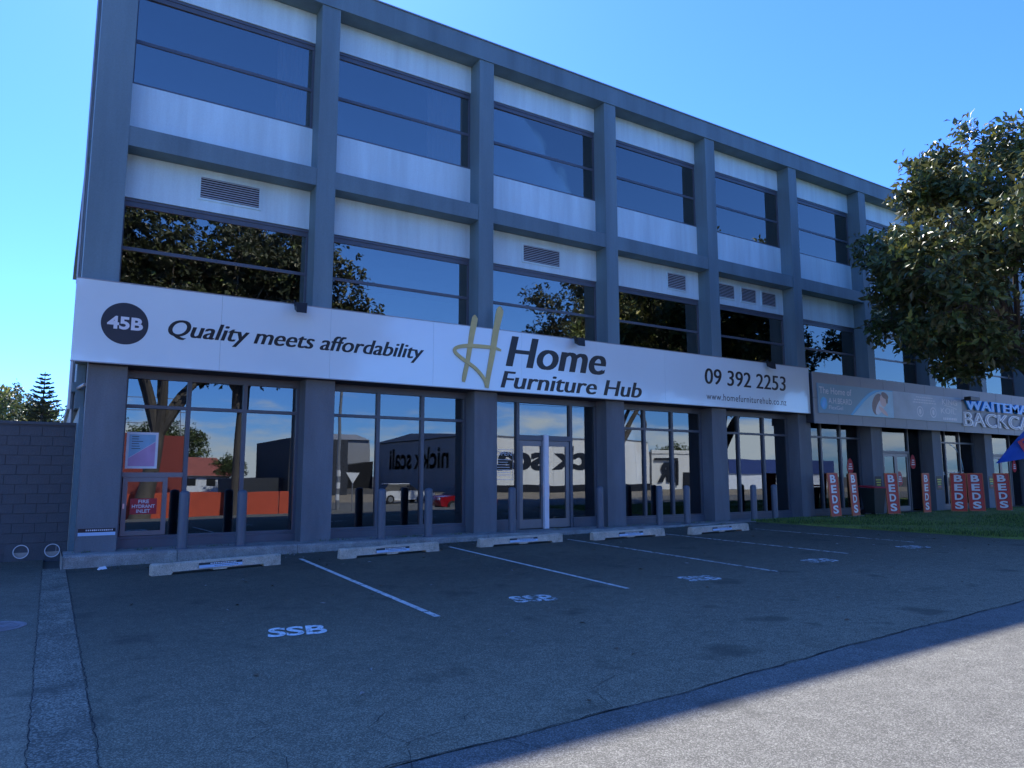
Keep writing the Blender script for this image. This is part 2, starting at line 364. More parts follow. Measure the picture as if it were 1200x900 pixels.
crack([(x, yb(x)) for x in fr(-2, 30, .25)], .012, seed=3)
for k, pts in enumerate([[(1.9, 4.1), (2.05, 4.5), (1.95, 4.9), (2.2, 5.2)], [(2.6, 4.2), (2.75, 3.9), (3.0, 3.75)], [(1.2, 4.2), (1.35, 4.7), (1.1, 5.0), (1.4, 5.3), (1.3, 5.7)], [(3.6, 4.3), (3.75, 4.75), (4.2, 4.95)], [(2.05, 4.5), (2.5, 4.6), (2.7, 4.85)]]): crack(pts, .006, seed=10 + k)
crack([(.37, y) for y in fr(4.2, 16.2, .5)], .010, seed=21); crack([(-.005, y) for y in fr(4.2, 16.2, .5)], .009, seed=22)

# grass area at the right of the car park, with turf blades
GX0 = 19.4
def gedge(y): return GX0 + .12 * math.sin(y * 1.3) + .05 * math.sin(y * 4.7)
mbt = MB(); rows = []
for y in fr(5.5, 16.3, .4): rows.append([(gedge(y) + (46 - GX0) * t, y, .06 if t == 0 else .145 + .03 * math.sin(y * 1.1 + t * 30)) for t in (0, .004, .02, .05, .1, .2, .35, .55, .8, 1)])
mbt.loft(rows, 0, False, False); turf = structure('lawn', mbt, M['grassbase'], True)
if turf.data.polygons[0].normal.z < 0: turf.data.flip_normals()
nb = 60000; rs = np.random.RandomState(3)
px = GX0 + .02 + (44 - GX0) * rs.rand(nb) ** 1.3; py = 5.6 + 10.6 * rs.rand(nb)
hh = .03 + .05 * rs.rand(nb) ** 2; an = rs.rand(nb) * 6.283; ww = .006 + .006 * rs.rand(nb); ln = rs.randn(nb, 2) * .02
V = np.zeros((nb, 3, 3)); V[:, 0, 0] = px - np.cos(an) * ww; V[:, 0, 1] = py - np.sin(an) * ww; V[:, 1, 0] = px + np.cos(an) * ww; V[:, 1, 1] = py + np.sin(an) * ww
V[:, :2, 2] = .13; V[:, 2, 0] = px + ln[:, 0]; V[:, 2, 1] = py + ln[:, 1]; V[:, 2, 2] = .15 + hh
def np_mesh(name, verts, k, mats, mi=None):
    """verts (n,k,3): n separate k-gons"""
    n = verts.shape[0]; me = bpy.data.meshes.new(name); me.vertices.add(n * k); me.vertices.foreach_set('co', verts.reshape(-1).astype(np.float32))
    me.loops.add(n * k); me.loops.foreach_set('vertex_index', np.arange(n * k, dtype=np.int32)); me.polygons.add(n)
    me.polygons.foreach_set('loop_start', np.arange(0, n * k, k, dtype=np.int32)); me.polygons.foreach_set('loop_total', np.full(n, k, dtype=np.int32))
    for q in mats: me.materials.append(q)
    if mi is not None: me.polygons.foreach_set('material_index', mi.astype(np.int32))
    me.update(calc_edges=True); return me
put('grass', np_mesh('grass', V, 3, [M['grassblade']]), label='short mown grass growing in front of the neighbouring bed shop', cat='grass', kind='stuff')

# ------------------------------------------------------------------ the office building
D = 16.56; G = D + .52; GU = D + .56; NB = 10; XE = .93 + 4.467 * NB
CR = lambda k: .93 + 4.467 * k            # right edge of upper column k
PR = lambda k: 1.08 + 4.455 * k           # right edge of ground-floor pillar k
CW, PW = .46, .69
ZR0, ZR1, ZS0, ZS1 = 13.17, 13.74, 8.50, 8.93
Z3A, Z3B, Z2A, Z2B = 10.12, 12.39, 5.30, 7.54
bld = thing('office_building', 'three storey charcoal office block with pale panels, tinted windows and street level shopfronts', 'building', (23, D, 0))
P = lambda name, mb, mat, par=None, **k: part(name, mb, mat, par or bld, **k)
P('roof_beam', MB().box(.26, XE + .02, D - .03, D + .62, ZR0, ZR1), M['paint'])
P('parapet_flashing', MB().box(.23, XE + .05, D - .06, D + .66, ZR1 + .002, ZR1 + .035), M['galv'])
P('spandrel_beam', MB().box(.30, XE, D + .018, D + .62, ZS0, ZS1), M['paint'])
P('canopy_soffit', MB().box(.5, XE, D - .2, G + .1, 3.80, 3.92), M['soffit'])
for k in range(NB + 1):
    x1 = CR(k); x0 = .28 if k == 0 else x1 - CW
    P('column', MB().box(x0, x1, D, D + 1.16, 3.93, ZR0 - .002), M['paint'])
    x1 = 1.2 if k == 0 else PR(k); x0 = .50 if k == 0 else x1 - PW
    P('pillar', MB().box(x0, x1, D - .012, G + .12, .10, 3.798), M['pillar'])
# carcass: side wall, roof, floors, rear and partitions, so the rooms behind the glass are real
P('side_wall', MB().box(.34, .50, D + 1.162, D + 13, 3.0, ZR1 - .1).box(.42, .56, G + .125, D + 13, -.2, 2.998), M['paint'])
P('side_band', MB().box(.27, .338, D + 1.165, D + 13, 3.35, 3.55).box(.22, .338, D + 1.165, D + 13, 8.5, 8.9), M['paint'])
P('rear_wall', MB().box(.5, XE, D + 9, D + 9.2, 0, ZR1 - .1), M['interior'])
P('end_wall', MB().box(XE - .2, XE, D + 1.17, D + 9, -.1, ZR1 - .1), M['paint'])
P('roof_slab', MB().box(.34, XE, D + .63, D + 13, ZR0 + .1, ZR0 + .3), M['soffit'])
P('floor_slab', MB().box(.5, XE - .2, GU + .2, D + 9, 3.95, 4.3), M['interior'])
P('floor_slab', MB().box(.5, XE - .2, GU + .2, D + 9, ZS0, ZS1), M['interior'])
P('shop_floor', MB().box(.56, XE - .2, G + .1, D + 9, -.1, .13), M['intfloor'])
P('partition', MB().box(CR(5) - .3, CR(5) - .15, GU + .25, D + 9, .13, ZR0), M['interior'])
P('downpipe', MB().tube([(.26, D + 1.5, 3.0), (.26, D + 1.5, 13.4)], .05, 8), M['galv'], smooth=True)
P('downpipe', MB().tube([(.22, D + .9, 5.6), (.22, D + .9, 13.6)], .028, 8), M['galv'], smooth=True)
P('service_pipe', MB().tube([(.30, D + 1.7, 3.42), (.30, D + 1.7, 2.3)], .03, 8).tube([(.32, D + 1.64, 3.42), (.48, D + .3, 3.42)], .035, 8), M['galv'], smooth=True)
P('meter_box', MB().chbox(.30, .43, D + 1.75, D + 2.1, 3.0, 3.34, .01), M['white'])

def grid_frame(xs, zs, wx, wz, y0, y1, x_lo, x_hi, z_lo, z_hi, edge=.06):
    mb = MB()
    mb.box(x_lo, x_lo + edge, y0, y1, z_lo, z_hi).box(x_hi - edge, x_hi, y0, y1, z_lo, z_hi)
    mb.box(x_lo + edge, x_hi - edge, y0, y1, z_hi - edge, z_hi).box(x_lo + edge, x_hi - edge, y0, y1, z_lo, z_lo + edge)
    X = [x_lo + edge] + list(xs) + [x_hi - edge]
    for x in xs: mb.box(x - wx / 2, x + wx / 2, y0 + .004, y1, z_lo + edge, z_hi - edge)
    for z in zs:
        for i in range(len(X) - 1):
            a = X[i] + (wx / 2 if i else 0); b = X[i + 1] - (wx / 2 if i < len(X) - 2 else 0)
            mb.box(a, b, y0 + .008, y1, z - wz / 2, z + wz / 2)
    return mb
def panes(par, xs, zs, x_lo, x_hi, z_lo, z_hi, y, mat, edge=.06, skip=()):
    X = [x_lo + edge * .5] + list(xs) + [x_hi - edge * .5]; Z = [z_lo + edge * .5] + list(zs) + [z_hi - edge * .5]
    for i in range(len(X) - 1):
        for j in range(len(Z) - 1):
            if (i, j) in skip: continue
            t = rng.uniform(-.003, .003) * (X[i + 1] - X[i])
            mb = MB(); a, b, c, d = X[i], X[i + 1], Z[j], Z[j + 1]
            mb.loft([[(a, y - t, c), (b, y + t, c), (b, y + t, d), (a, y - t, d)], [(a, y + .008 - t, c), (b, y + .008 + t, c), (b, y + .008 + t, d), (a, y + .008 - t, d)]])
            P('pane', mb, mat, par)
for k in range(NB):
    a, b = CR(k), CR(k + 1) - CW
    for (z0, z1, mid, lo, hi) in ((Z2A, Z2B, 6.42, 3.95, ZS0 - .003), (Z3A, Z3B, 11.14, ZS1 + .003, ZR0 - .003)):
        P('wall_panel', MB().box(a + .002, b - .002, D + .5, GU + .16, z1, hi), M['panel'])
        P('wall_panel', MB().box(a + .002, b - .002, D + .5, GU + .16, lo, z0), M['panel'])
        P('head_trim', MB().box(a + .004, b - .004, GU - .035, GU + .06, z1 - .07, z1 - .003).box(a + .004, b - .004, GU - .018, GU + .06, z1 - .135, z1 - .072), M['frame'])
        wf = P('window', grid_frame([], [mid], .05, .075, GU - .03, GU + .06, a + .004, b - .004, z0 + .002, z1 - .137, .05), M['frame'])
        panes(wf, [], [mid], a, b, z0, z1 - .137, GU, M['glass_up'])
def pleats(x0, x1, y, z0, z1, n):
    A = [(x0 + (x1 - x0) * i / n, y + (.05 if i % 2 else -.05), z0) for i in range(n + 1)]
    return MB().loft([A, [(p[0], p[1], z1) for p in A]], 0, False, False)
for k, x0, x1, z0, z1 in ((0, 4.1, 4.9, Z3A, Z3B), (1, 8.2, 9.3, Z3A, Z3B), (3, 14.6, 16.0, Z3A, Z3B), (5, 25.5, 26.4, Z2A, Z2B)):
    P('curtain', pleats(x0, x1, GU + .3, z0, z1, 16), M['curtain'])
P('ceiling_light', MB().box(24.2, 25.2, D + 3.0, D + 3.4, 12.95, 13.05), emit('lit_ceiling_lamp', (.85, 1, .85), 2.5))
# louvred vents in the second-storey panels
def vent(x0, x1, z0, z1):
    v = P('vent', MB().box(x0 - .05, x0, D + .475, D + .5, z0 - .05, z1 + .05).box(x1, x1 + .05, D + .475, D + .5, z0 - .05, z1 + .05).box(x0, x1, D + .475, D + .5, z1, z1 + .05).box(x0, x1, D + .475, D + .5, z0 - .05, z0), M['panel'])
    P('vent_void', MB().box(x0, x1, D + .492, D + .499, z0, z1), M['louvre_dark'], v)
    n = 9
    for i in range(n):
        z = z0 + (z1 - z0) * (i + .5) / n; h = (z1 - z0) / n
        P('slat', MB().loft([[(x0, D + .452, z - h * .36), (x1, D + .452, z - h * .36), (x1, D + .490, z + h * .25), (x0, D + .490, z + h * .25)], [(x0, D + .452, z - h * .22), (x1, D + .452, z - h * .22), (x1, D + .490, z + h * .40), (x0, D + .490, z + h * .40)]]), M['louvre'], v)
for a in ((2.45, 3.73, 7.83, 8.31), (11.17, 12.45, 7.77, 8.24), (16.89, 17.7, 7.78, 8.28), (19.3, 20.1, 7.80, 8.27), (20.5, 21.25, 7.80, 8.27), (21.6, 22.35, 7.80, 8.27), (29.1, 30.25, 7.78, 8.30)): vent(*a)

# shopfronts at street level
ZT, ZH, ZB = 3.04, 3.69, .30
def sill(k, a, b, mat='frame'): return P('sill', MB().box(a, b, G - .10, G + .11, .10, ZB - .002), M[mat])
def bay(k): return (1.2 if k == 0 else PR(k)), PR(k + 1) - PW
def text_part(par, s, u0, v0, wd, cap, mat, Y, name='lettering', **k):
    mb = text_mb(s, u0, v0, wd, cap, front(Y), **k); return P(name, flat_mesh(mb, name, M[mat]), None, par)
shop = {}
for k, ms in ((0, [2.455, 3.625]), (1, [6.825, 8.035]), (3, [15.68, 16.87]), (4, [20.03, 21.33]), (5, [24.62, 25.84]), (7, [33.5, 34.72]), (9, [42.6, 43.8])):
    a, b = bay(k); sill(k, a, b)
    s_ = P('shopfront', grid_frame(ms, [ZT], .085, .07, G - .07, G + .07, a + .002, b - .002, ZB, ZH), M['frame']); shop[k] = s_
    panes(s_, ms, [ZT], a, b, ZB, ZH, G, M['glass'] if k < 5 else M['glass_n'], skip=((0, 0),) if k == 0 else ())
    P('head_trim', MB().box(a, b, G - .05, G + .09, ZH + .002, 3.797), M['frame'])
# hydrant cabinet door in the first bay: the lower half of its left light
a0 = bay(0)[0]
s0 = shop[0]
P('rail', MB().box(a0 + .062, 2.41, G - .06, G + .06, 1.56, 1.66), M['doorframe'], s0)
P('pane', MB().box(a0 + .062, 2.41, G, G + .008, 1.662, ZT - .037), M['glass'], s0)
hd = P('cabinet_door', MB().box(1.28, 1.37, G - .075, G + .02, .37, 1.555).box(2.03, 2.12, G - .075, G + .02, .37, 1.555).box(1.37, 2.03, G - .075, G + .02, 1.465, 1.555).box(1.37, 2.03, G - .075, G + .02, .37, .46), M['doorframe'])
P('pane', MB().box(1.37, 2.03, G - .03, G - .022, .46, 1.465), M['glass'], hd)
P('pane', MB().box(2.122, 2.41, G, G + .008, .36, 1.559), M['glass'], hd)
P('handle', MB().box(1.30, 1.33, G - .10, G - .076, .92, 1.02), M['steel'], hd)
fs = P('fire_sign', MB().box(1.44, 1.94, G - .040, G - .032, .80, 1.12), M['redvinyl'], hd)
for i, (t_, wd) in enumerate((('FIRE', .20), ('HYDRANT', .43), ('INLET', .26))): text_part(fs, t_, 1.69 - wd / 2, 1.025 - i * .098, wd, .068, 'whitevinyl', G - .040, offset=.02)
pst = P('poster', MB().box(1.30, 1.90, G - .012, G - .004, 1.74, 2.50), M['whitevinyl'], s0)
P('print', MB().poly([(1.35, G - .014, 1.79), (1.85, G - .014, 1.79), (1.85, G - .014, 2.30), (1.35, G - .014, 1.95)]), M['postpink'], s0)
P('print', MB().poly([(1.35, G - .014, 1.96), (1.85, G - .014, 2.31), (1.85, G - .014, 2.45), (1.35, G - .014, 2.45)]), M['postblue'], s0)
for i in range(6): P('print_line', MB().box(1.40, 1.40 + rng.uniform(.12, .24), G - .018, G - .016, 2.40 - i * .05, 2.412 - i * .05), M['ink'], s0)
# entrance (third bay): side lights, transom light and a pair of doors
a, b = bay(2); D0, D1 = 11.0, 12.75
ent = P('entrance_frame', MB().box(a + .002, a + .06, G - .07, G + .07, ZB, ZH).box(b - .06, b - .002, G - .07, G + .07, ZB, ZH).box(D0 - .09, D0, G - .075, G + .07, .11, ZH).box(D1, D1 + .09, G - .075, G + .07, .11, ZH)
      .box(D0, D1, G - .072, G + .07, 2.58, 2.72).box(D0, D1, G - .07, G + .07, ZH - .06, ZH).box(a + .06, D0 - .09, G - .07, G + .07, ZH - .06, ZH).box(D1 + .09, b - .06, G - .07, G + .07, ZH - .06, ZH).box(a, b, G - .05, G + .09, ZH + .002, 3.797), M['frame'])
for x0, x1 in ((a, D0 - .09), (D1 + .09, b)): P('sill', MB().box(x0, x1, G - .1, G + .11, .10, ZB + .10), M['frame'])
for x0, x1, z0, z1 in ((a + .04, D0 - .07, ZB + .1, ZH - .05), (D1 + .07, b - .04, ZB + .1, ZH - .05), (D0, D1, 2.72, ZH - .05)): P('pane', MB().box(x0, x1, G, G + .008, z0, z1), M['glass'], ent)
xm = (D0 + D1) / 2
for x0, x1, hx in ((D0 + .01, xm - .008, xm - .10), (xm + .008, D1 - .01, xm + .10)):
    d_ = P('door', MB().box(x0, x0 + .12, G - .04, G + .03, .14, 2.57).box(x1 - .12, x1, G - .04, G + .03, .14, 2.57).box(x0 + .12, x1 - .12, G - .04, G + .03, 2.42, 2.57).box(x0 + .12, x1 - .12, G - .04, G + .03, .14, .38), M['doorframe'])
    P('pane', MB().box(x0 + .12, x1 - .12, G - .008, G, .38, 2.42), M['glass'], d_)
    P('handle', MB().tube([(hx, G - .04, 1.02), (hx, G - .10, 1.02), (hx, G - .10, 1.35), (hx, G - .04, 1.35)], .012, 6), M['steel'], d_, smooth=True)
P('meeting_stile_cover', MB().box(xm - .075, xm + .075, G - .135, G - .045, .12, 2.74), M['white'], ent)
oh = text_part(ent, 'OPEN', 10.28, 2.14, .50, .11, 'whitevinyl', G - .002)
for i in range(7): P('hours_line', MB().box(10.31, 10.31 + rng.uniform(.34, .46), G - .008, G - .006, 2.02 - i * .07, 2.036 - i * .07), M['whitevinyl'], ent)
hb = .012
P('hours_border', MB().box(10.24, 10.83, G - .008, G - .006, 2.30, 2.30 + hb).box(10.24, 10.83, G - .008, G - .006, 1.48, 1.48 + hb).box(10.82, 10.83, G - .0075, G - .0055, 1.48, 2.30), M['whitevinyl'], ent)
# neighbouring bed shop doors
for k in (6, 8):
    a, b = bay(k); x0, x1 = a + .85, a + 2.7
    e2 = P('entrance_frame', MB().box(a, a + .05, G - .07, G + .07, .11, ZH).box(b - .05, b, G - .07, G + .07, .11, ZH).box(x0 - .06, x0, G - .07, G + .07, .11, ZH).box(x1, x1 + .06, G - .07, G + .07, .11, ZH)
       .box(x0, x1, G - .07, G + .07, 2.5, 2.6).box(a, b, G - .05, G + .09, ZH + .002, 3.797).box(a + .05, x0 - .06, G - .07, G + .07, ZH - .06, ZH).box(x0, x1, G - .07, G + .07, ZH - .06, ZH).box(x1 + .06, b - .05, G - .07, G + .07, ZH - .06, ZH), M['frame'])
    for c, d, z0, z1 in ((a + .05, x0 - .06, .2, ZH - .06), (x1 + .06, b - .05, .2, ZH - .06), (x0, x1, 2.6, ZH - .06)): P('pane', MB().box(c, d, G, G + .008, z0, z1), M['glass_n'], e2)
    m_ = (x0 + x1) / 2
    for c, d in ((x0, m_ - .005), (m_ + .005, x1)):
        d_ = P('door', MB().box(c, c + .1, G - .04, G + .03, .14, 2.49).box(d - .1, d, G - .04, G + .03, .14, 2.49).box(c + .1, d - .1, G - .04, G + .03, 2.37, 2.49).box(c + .1, d - .1, G - .04, G + .03, .14, .34), M['doorframe'])
        P('pane', MB().box(c + .1, d - .1, G - .008, G, .34, 2.37), M['glass_n'], d_)
    shop[k] = e2
# red drop stickers, window lettering and small notices
def sticker(par, x, z):
    pts = [(x + .20 * math.sin(t) * (1 - .25 * math.cos(t)), G - .012, z + .30 * math.cos(t)) for t in [2 * math.pi * i / 20 for i in range(20)]]
    s_ = P('sticker', MB().loft([pts, [(p[0], G - .009, p[2]) for p in pts]]), M['redvinyl'], par)
    for i in range(3): P('sticker_line', MB().box(x - .13 + .03 * i, x + .13 - .02 * i, G - .017, G - .015, z - .14 + .09 * i, z - .09 + .09 * i), M['whitevinyl'], par)
for k, x, z in ((5, 26.45, 1.97), (6, 29.85, 1.47), (6, 30.92, 2.17), (8, 39.9, 2.05)): sticker(shop[k], x, z)
text_part(shop[7], 'Posturepedic', 32.45, 1.62, 2.6, .20, 'whitevinyl', G - .002)
arc = [(33.9 + 1.1 * math.cos(t), G - .010, 1.75 + 1.2 * math.sin(t)) for t in [math.pi * .02 + i * .08 for i in range(19)]]
P('print', MB().loft([arc, [(33.9 + (p[0] - 33.9) * 1.03, p[1], 1.75 + (p[2] - 1.75) * 1.03) for p in arc]], 0, False, False), M['palecyan'], shop[7])
for x, top in ((27.42, 'yellow'), (31.88, 'yellow'), (36.35, 'cyan')):
    n_ = P('notice', MB().box(x - .22, x + .22, D - .022, D - .014, 1.0, 1.56), M['black'])
    for i in range(4): P('notice_line', MB().box(x - .17 + .02 * i, x + .17 - .02 * i, D - .026, D - .0235, 1.40 - .10 * i, 1.45 - .10 * i), M[['yellow', 'yellow', 'green' if top == 'cyan' else 'yellow', 'redvinyl'][i]], n_)
pl = P('pillar_plate', MB().box(.53, 1.17, D - .022, D - .014, .43, .57), M['ink'])
P('plate_face', MB().box(.53, 1.17, D - .027, D - .023, .43, .495), M['plateblue'], pl)
for i in range(14): P('plate_mark', MB().box(.66 + i * .034, .66 + i * .034 + rng.uniform(.014, .026), D - .027, D - .023, .522, .550), M['whitevinyl'], pl)
# neighbour's fascia: single cladding tiles over the canopy front
FY = D - .40
P('canopy_frame', MB().box(23.12, XE, FY + .04, D - .02, 3.50, 5.32), M['soffit'])
xt = 23.06
xs_ = [xt] + [24.5 + 1.505 * i for i in range(15)]
for i in range(15):
    for z0, z1 in ((3.46, 4.38), (4.392, 5.33)): P('cladding_tile', MB().box(xs_[i] + .008, xs_[i + 1] - .008, FY, FY + .038, z0, z1), M['fascia'])

# ------------------------------------------------------------------ main shop sign
SY = D - .28
sg = thing('shop_sign', 'long white sign panel with dark lettering and gold emblem across the facade', 'sign', (11.6, SY, 3.8))
seams = [.19, 2.9, 5.3, 7.95, 10.6, 13.2, 15.9, 18.5, 21.1, 23.02]
for i in range(9): part('sign_panel', MB().box(seams[i] + .002, seams[i + 1] - .002, SY, SY + .03, 3.82, 5.45), M['sign'], sg)
part('sign_box', MB().box(.20, 23.01, SY + .032, D - .016, 3.84, 5.43), M['sign_edge'], sg)
part('sign_trim', MB().box(.18, 23.03, SY - .006, SY + .05, 5.452, 5.47).box(.18, 23.03, SY - .006, SY + .05, 3.80, 3.818), M['galv'], sg)
def letters(mb, name, mat, par, gap=0):
    # one object per letter (gap=0), per word (gap = word space) or one for all (gap=None): group the mesh's pieces by the stretch of the line they cover
    n = len(mb.v); root = list(range(n))
    def find(i):
        while root[i] != i: root[i] = root[root[i]]; i = root[i]
        return i
    for f in mb.f:
        for q in f[1:]: root[find(q)] = find(f[0])
    comp = {}
    for f in mb.f: comp.setdefault(find(f[0]), []).append(f)
    iv = sorted((min(mb.v[i][0] for f in fs for i in f), max(mb.v[i][0] for f in fs for i in f), k) for k, fs in comp.items())
    groups = []
    for a, b, k in iv:
        if groups and (gap is None or (a < groups[-1][1] + gap if gap else a < groups[-1][1] - .5 * (b - a))): groups[-1][2].append(k); groups[-1][1] = max(groups[-1][1], b)
        else: groups.append([a, b, [k]])
    for a, b, ks in groups:
        fs = [f for k in ks for f in comp[k]]; idx = sorted({i for f in fs for i in f}); mp_ = {i: j for j, i in enumerate(idx)}
        m2 = MB(); m2.v = [mb.v[i] for i in idx]; m2.f = [tuple(mp_[i] for i in f) for f in fs]
        part(name, flat_mesh(m2, name, M[mat]), None, par)
def lettering(par, s, u0, v0, wd, cap, mat, Y=SY, name='lettering', **k):
    mb = text_mb(s, u0, v0, wd, cap, front(Y), **k); letters(mb, name, mat, par, .22 * cap if ' ' in s else None)
pts = [(1.075 + .425 * math.cos(t), SY - .003, 4.63 + .425 * math.sin(t)) for t in [2 * math.pi * i / 48 for i in range(48)]]
disc = part('number_disc', MB().loft([pts, [(p[0], SY - .0005, p[2]) for p in pts]]), M['navy'], sg)
lettering(disc, '45B', .76, 4.52, .64, .235, 'whitevinyl', SY - .003, offset=.035)
lettering(sg, 'Quality meets affordability', 1.88, 4.47, 5.80, .345, 'ink', shear=.30, contrast=.028)
lettering(sg, 'Home', 10.13, 4.50, 3.38, .83, 'ink', shear=.22, contrast=.085)
lettering(sg, 'Furniture Hub', 9.95, 3.91, 4.95, .45, 'ink', shear=.22, contrast=.045)
lettering(sg, '09 392 2253', 17.66, 4.54, 4.02, .50, 'ink', shear=.06, contrast=.03)
lettering(sg, 'www.homefurniturehub.co.nz', 17.70, 4.03, 3.98, .215, 'ink', space=1.1)
def ribbon(cps, name='emblem'):
    """calligraphic stroke: (x, z, width) control points, horizontal nib"""
    P_ = []
    for i in range(len(cps) - 1):
        p0 = cps[max(i - 1, 0)]; p1 = cps[i]; p2 = cps[i + 1]; p3 = cps[min(i + 2, len(cps) - 1)]
        for j in range(8):
            t = j / 8; P_.append([.5 * ((2 * b_) + (-a_ + c_) * t + (2 * a_ - 5 * b_ + 4 * c_ - d_) * t * t + (-a_ + 3 * b_ - 3 * c_ + d_) * t ** 3) for a_, b_, c_, d_ in zip(p0, p1, p2, p3)])
    P_.append(list(cps[-1])); mb = MB(); rings = []
    for i, (x, z, wd) in enumerate(P_):
        dx = P_[min(i + 1, len(P_) - 1)][0] - P_[max(i - 1, 0)][0]; dz = P_[min(i + 1, len(P_) - 1)][1] - P_[max(i - 1, 0)][1]; l = math.hypot(dx, dz) or 1
        nx, nz = -dz / l * wd / 2, dx / l * wd / 2
        yo = SY - .006 - .0012 * ribbon.k
        rings.append([(x + nx, yo, z + nz), (x + nx, yo - .022, z + nz), (x - nx, yo - .022, z - nz), (x - nx, yo, z - nz)])
    ribbon.k += 3
    part(name, mb.loft(rings), M['gold'], sg)
ribbon.k = 0
ribbon([(9.17, 5.74, .06), (9.13, 5.66, .17), (9.04, 5.2, .15), (8.94, 4.6, .12), (8.84, 4.15, .12), (8.81, 3.98, .08)])
ribbon([(9.95, 6.06, .06), (9.90, 5.97, .21), (9.78, 5.45, .18), (9.67, 4.8, .16), (9.55, 4.2, .13), (9.50, 3.87, .11)])
ribbon([(9.93, 4.90, .05), (9.72, 4.95, .08), (9.3, 4.95, .10), (8.85, 4.92, .10), (8.58, 4.84, .09), (8.57, 4.72, .09), (8.80, 4.56, .09), (9.15, 4.36, .09), (9.42, 4.10, .09), (9.50, 3.90, .09)])
# floodlights clamped on the sign's upper edge
def floodlight(x, label):
    t = thing('floodlight', label, 'floodlight', (x, SY - .03, 5.47), 0, 'floodlights on the sign edge')
    hsg = MB().loft([[(-.11, -.30, -.26), (.11, -.30, -.26), (.11, -.10, -.16), (-.11, -.10, -.16)], [(-.13, -.26, -.02), (.13, -.26, -.02), (.11, -.06, .0), (-.11, -.06, .0)]])
    part('housing', hsg, M['black'], t, world=False)
    part('bracket', MB().tube([(-.13, .05, .01), (-.13, -.16, .03), (-.13, -.18, -.1)], .012, 6).tube([(-.2, .06, .012), (.16, .0, .03)], .012, 6), M['black'], t, world=False)
    part('cable', MB().tube([(-.05, -.05, -.02), (-.18, .02, .06), (-.32, .05, .03), (-.40, .12, .01)], .007, 5), M['black'], t, world=False)
floodlight(4.52, 'black floodlight clamped on the sign edge above the slogan lettering')
floodlight(12.42, 'black floodlight clamped on the sign edge above the word Home')
floodlight(20.68, 'black floodlight clamped on the sign edge above the phone number')

# ------------------------------------------------------------------ neighbour's signs
BY = FY - .035
bn = thing('banner_sign', 'slate blue banner with sleeping figure print and white brand lettering on grey fascia', 'sign', (28.3, BY, 3.85))
part('backing', MB().box(23.28, 33.35, BY, FY - .002, 3.84, 4.93), M['banner'], bn)
def flat(par, pts, mat, lay, name='print'): return part(name, MB().loft([[(x, BY - .002 * lay, z) for x, z in pts], [(x, BY - .002 * lay + .0015, z) for x, z in pts]]), M[mat], par)
def ell(cx, cz, rx, rz, n=22, rot=0):
    return [(cx + rx * math.cos(t) * math.cos(rot) - rz * math.sin(t) * math.sin(rot), cz + rx * math.cos(t) * math.sin(rot) + rz * math.sin(t) * math.cos(rot)) for t in [2 * math.pi * i / n for i in range(n)]]
flat(bn, [(28.08, 3.845), (29.6, 3.845), (33.34, 3.845), (33.34, 4.925), (28.08, 4.925)], 'banner2', 1)
flat(bn, [(25.2, 3.845), (28.07, 3.845), (28.07, 4.92), (27.3, 4.92), (26.8, 4.86), (26.4, 4.72), (26.0, 4.48), (25.6, 4.2)], 'cyan', 1)
flat(bn, [(25.35, 3.845), (28.07, 3.845), (28.07, 4.90), (27.4, 4.88), (26.95, 4.80), (26.5, 4.62), (26.1, 4.38), (25.7, 4.1)], 'palecyan', 2)
flat(bn, ell(27.0, 4.34, .46, .34, rot=.9), 'hair', 3); flat(bn, ell(27.22, 4.30, .50, .20, rot=.75), 'whitevinyl', 4); flat(bn, ell(27.40, 4.52, .24, .26), 'skin', 5); flat(bn, ell(27.35, 4.08, .34, .09, rot=-.5), 'skin', 6)
flat(bn, ell(27.50, 4.70, .24, .12, rot=-.3), 'hair', 7); flat(bn, ell(27.62, 4.55, .07, .16), 'hair', 8); flat(bn, ell(23.60, 4.20, .20, .23), 'cyan', 3); flat(bn, [(23.42, 4.08), (23.62, 4.40), (23.78, 4.36), (23.60, 4.02)], 'letterblue', 4)
lettering(bn, 'The Home of', 23.36, 4.56, 1.95, .24, 'whitevinyl', BY - .004); lettering(bn, 'A.H.BEARD', 23.88, 4.22, 1.42, .20, 'whitevinyl', BY - .004); lettering(bn, 'FlexGel', 23.88, 4.00, .85, .14, 'whitevinyl', BY - .004)
for i, (x, wd) in enumerate(((29.75, 1.3), (29.60, 1.6), (29.50, 1.8))):
    for j in range(9): flat(bn, [(x + wd * j / 9, 4.77 - .11 * i), (x + wd * (j + .78) / 9, 4.77 - .11 * i), (x + wd * (j + .78) / 9, 4.81 - .11 * i), (x + wd * j / 9, 4.81 - .11 * i)], 'whitevinyl', 3, 'print_mark')
for cx in (30.0, 31.0):
    o_ = ell(cx, 4.20, .24, .22, 28); i_ = ell(cx, 4.20, .19, .175, 28)
    part('print_ring', MB().loft([[(x, BY - .006, z) for x, z in o_], [(x, BY - .006, z) for x, z in i_]], 0, False), M['whitevinyl'], bn); flat(bn, ell(cx, 4.20, .09, .12), 'whitevinyl', 3)
def serif(par, s, u0, v0, wd, cap, mat, Y, depth=0.0, outline=None):
    """letters with contrast strokes and small slab serifs top and bottom of each upright"""
    mb = text_mb(s, u0, v0, wd, cap, front(Y), contrast=cap * .05, depth=depth)
    part('lettering', flat_mesh(mb, 'lettering', M[mat]), None, par)
serif(bn, 'KING', 31.75, 4.58, 1.2, .23, 'whitevinyl', BY - .004); serif(bn, 'KOIL', 31.60, 4.20, 1.2, .23, 'whitevinyl', BY - .004)
flat(bn, [(31.9, 4.53), (32.4, 4.50), (32.9, 4.40), (32.9, 4.43), (32.4, 4.53), (31.9, 4.56)], 'whitevinyl', 4)
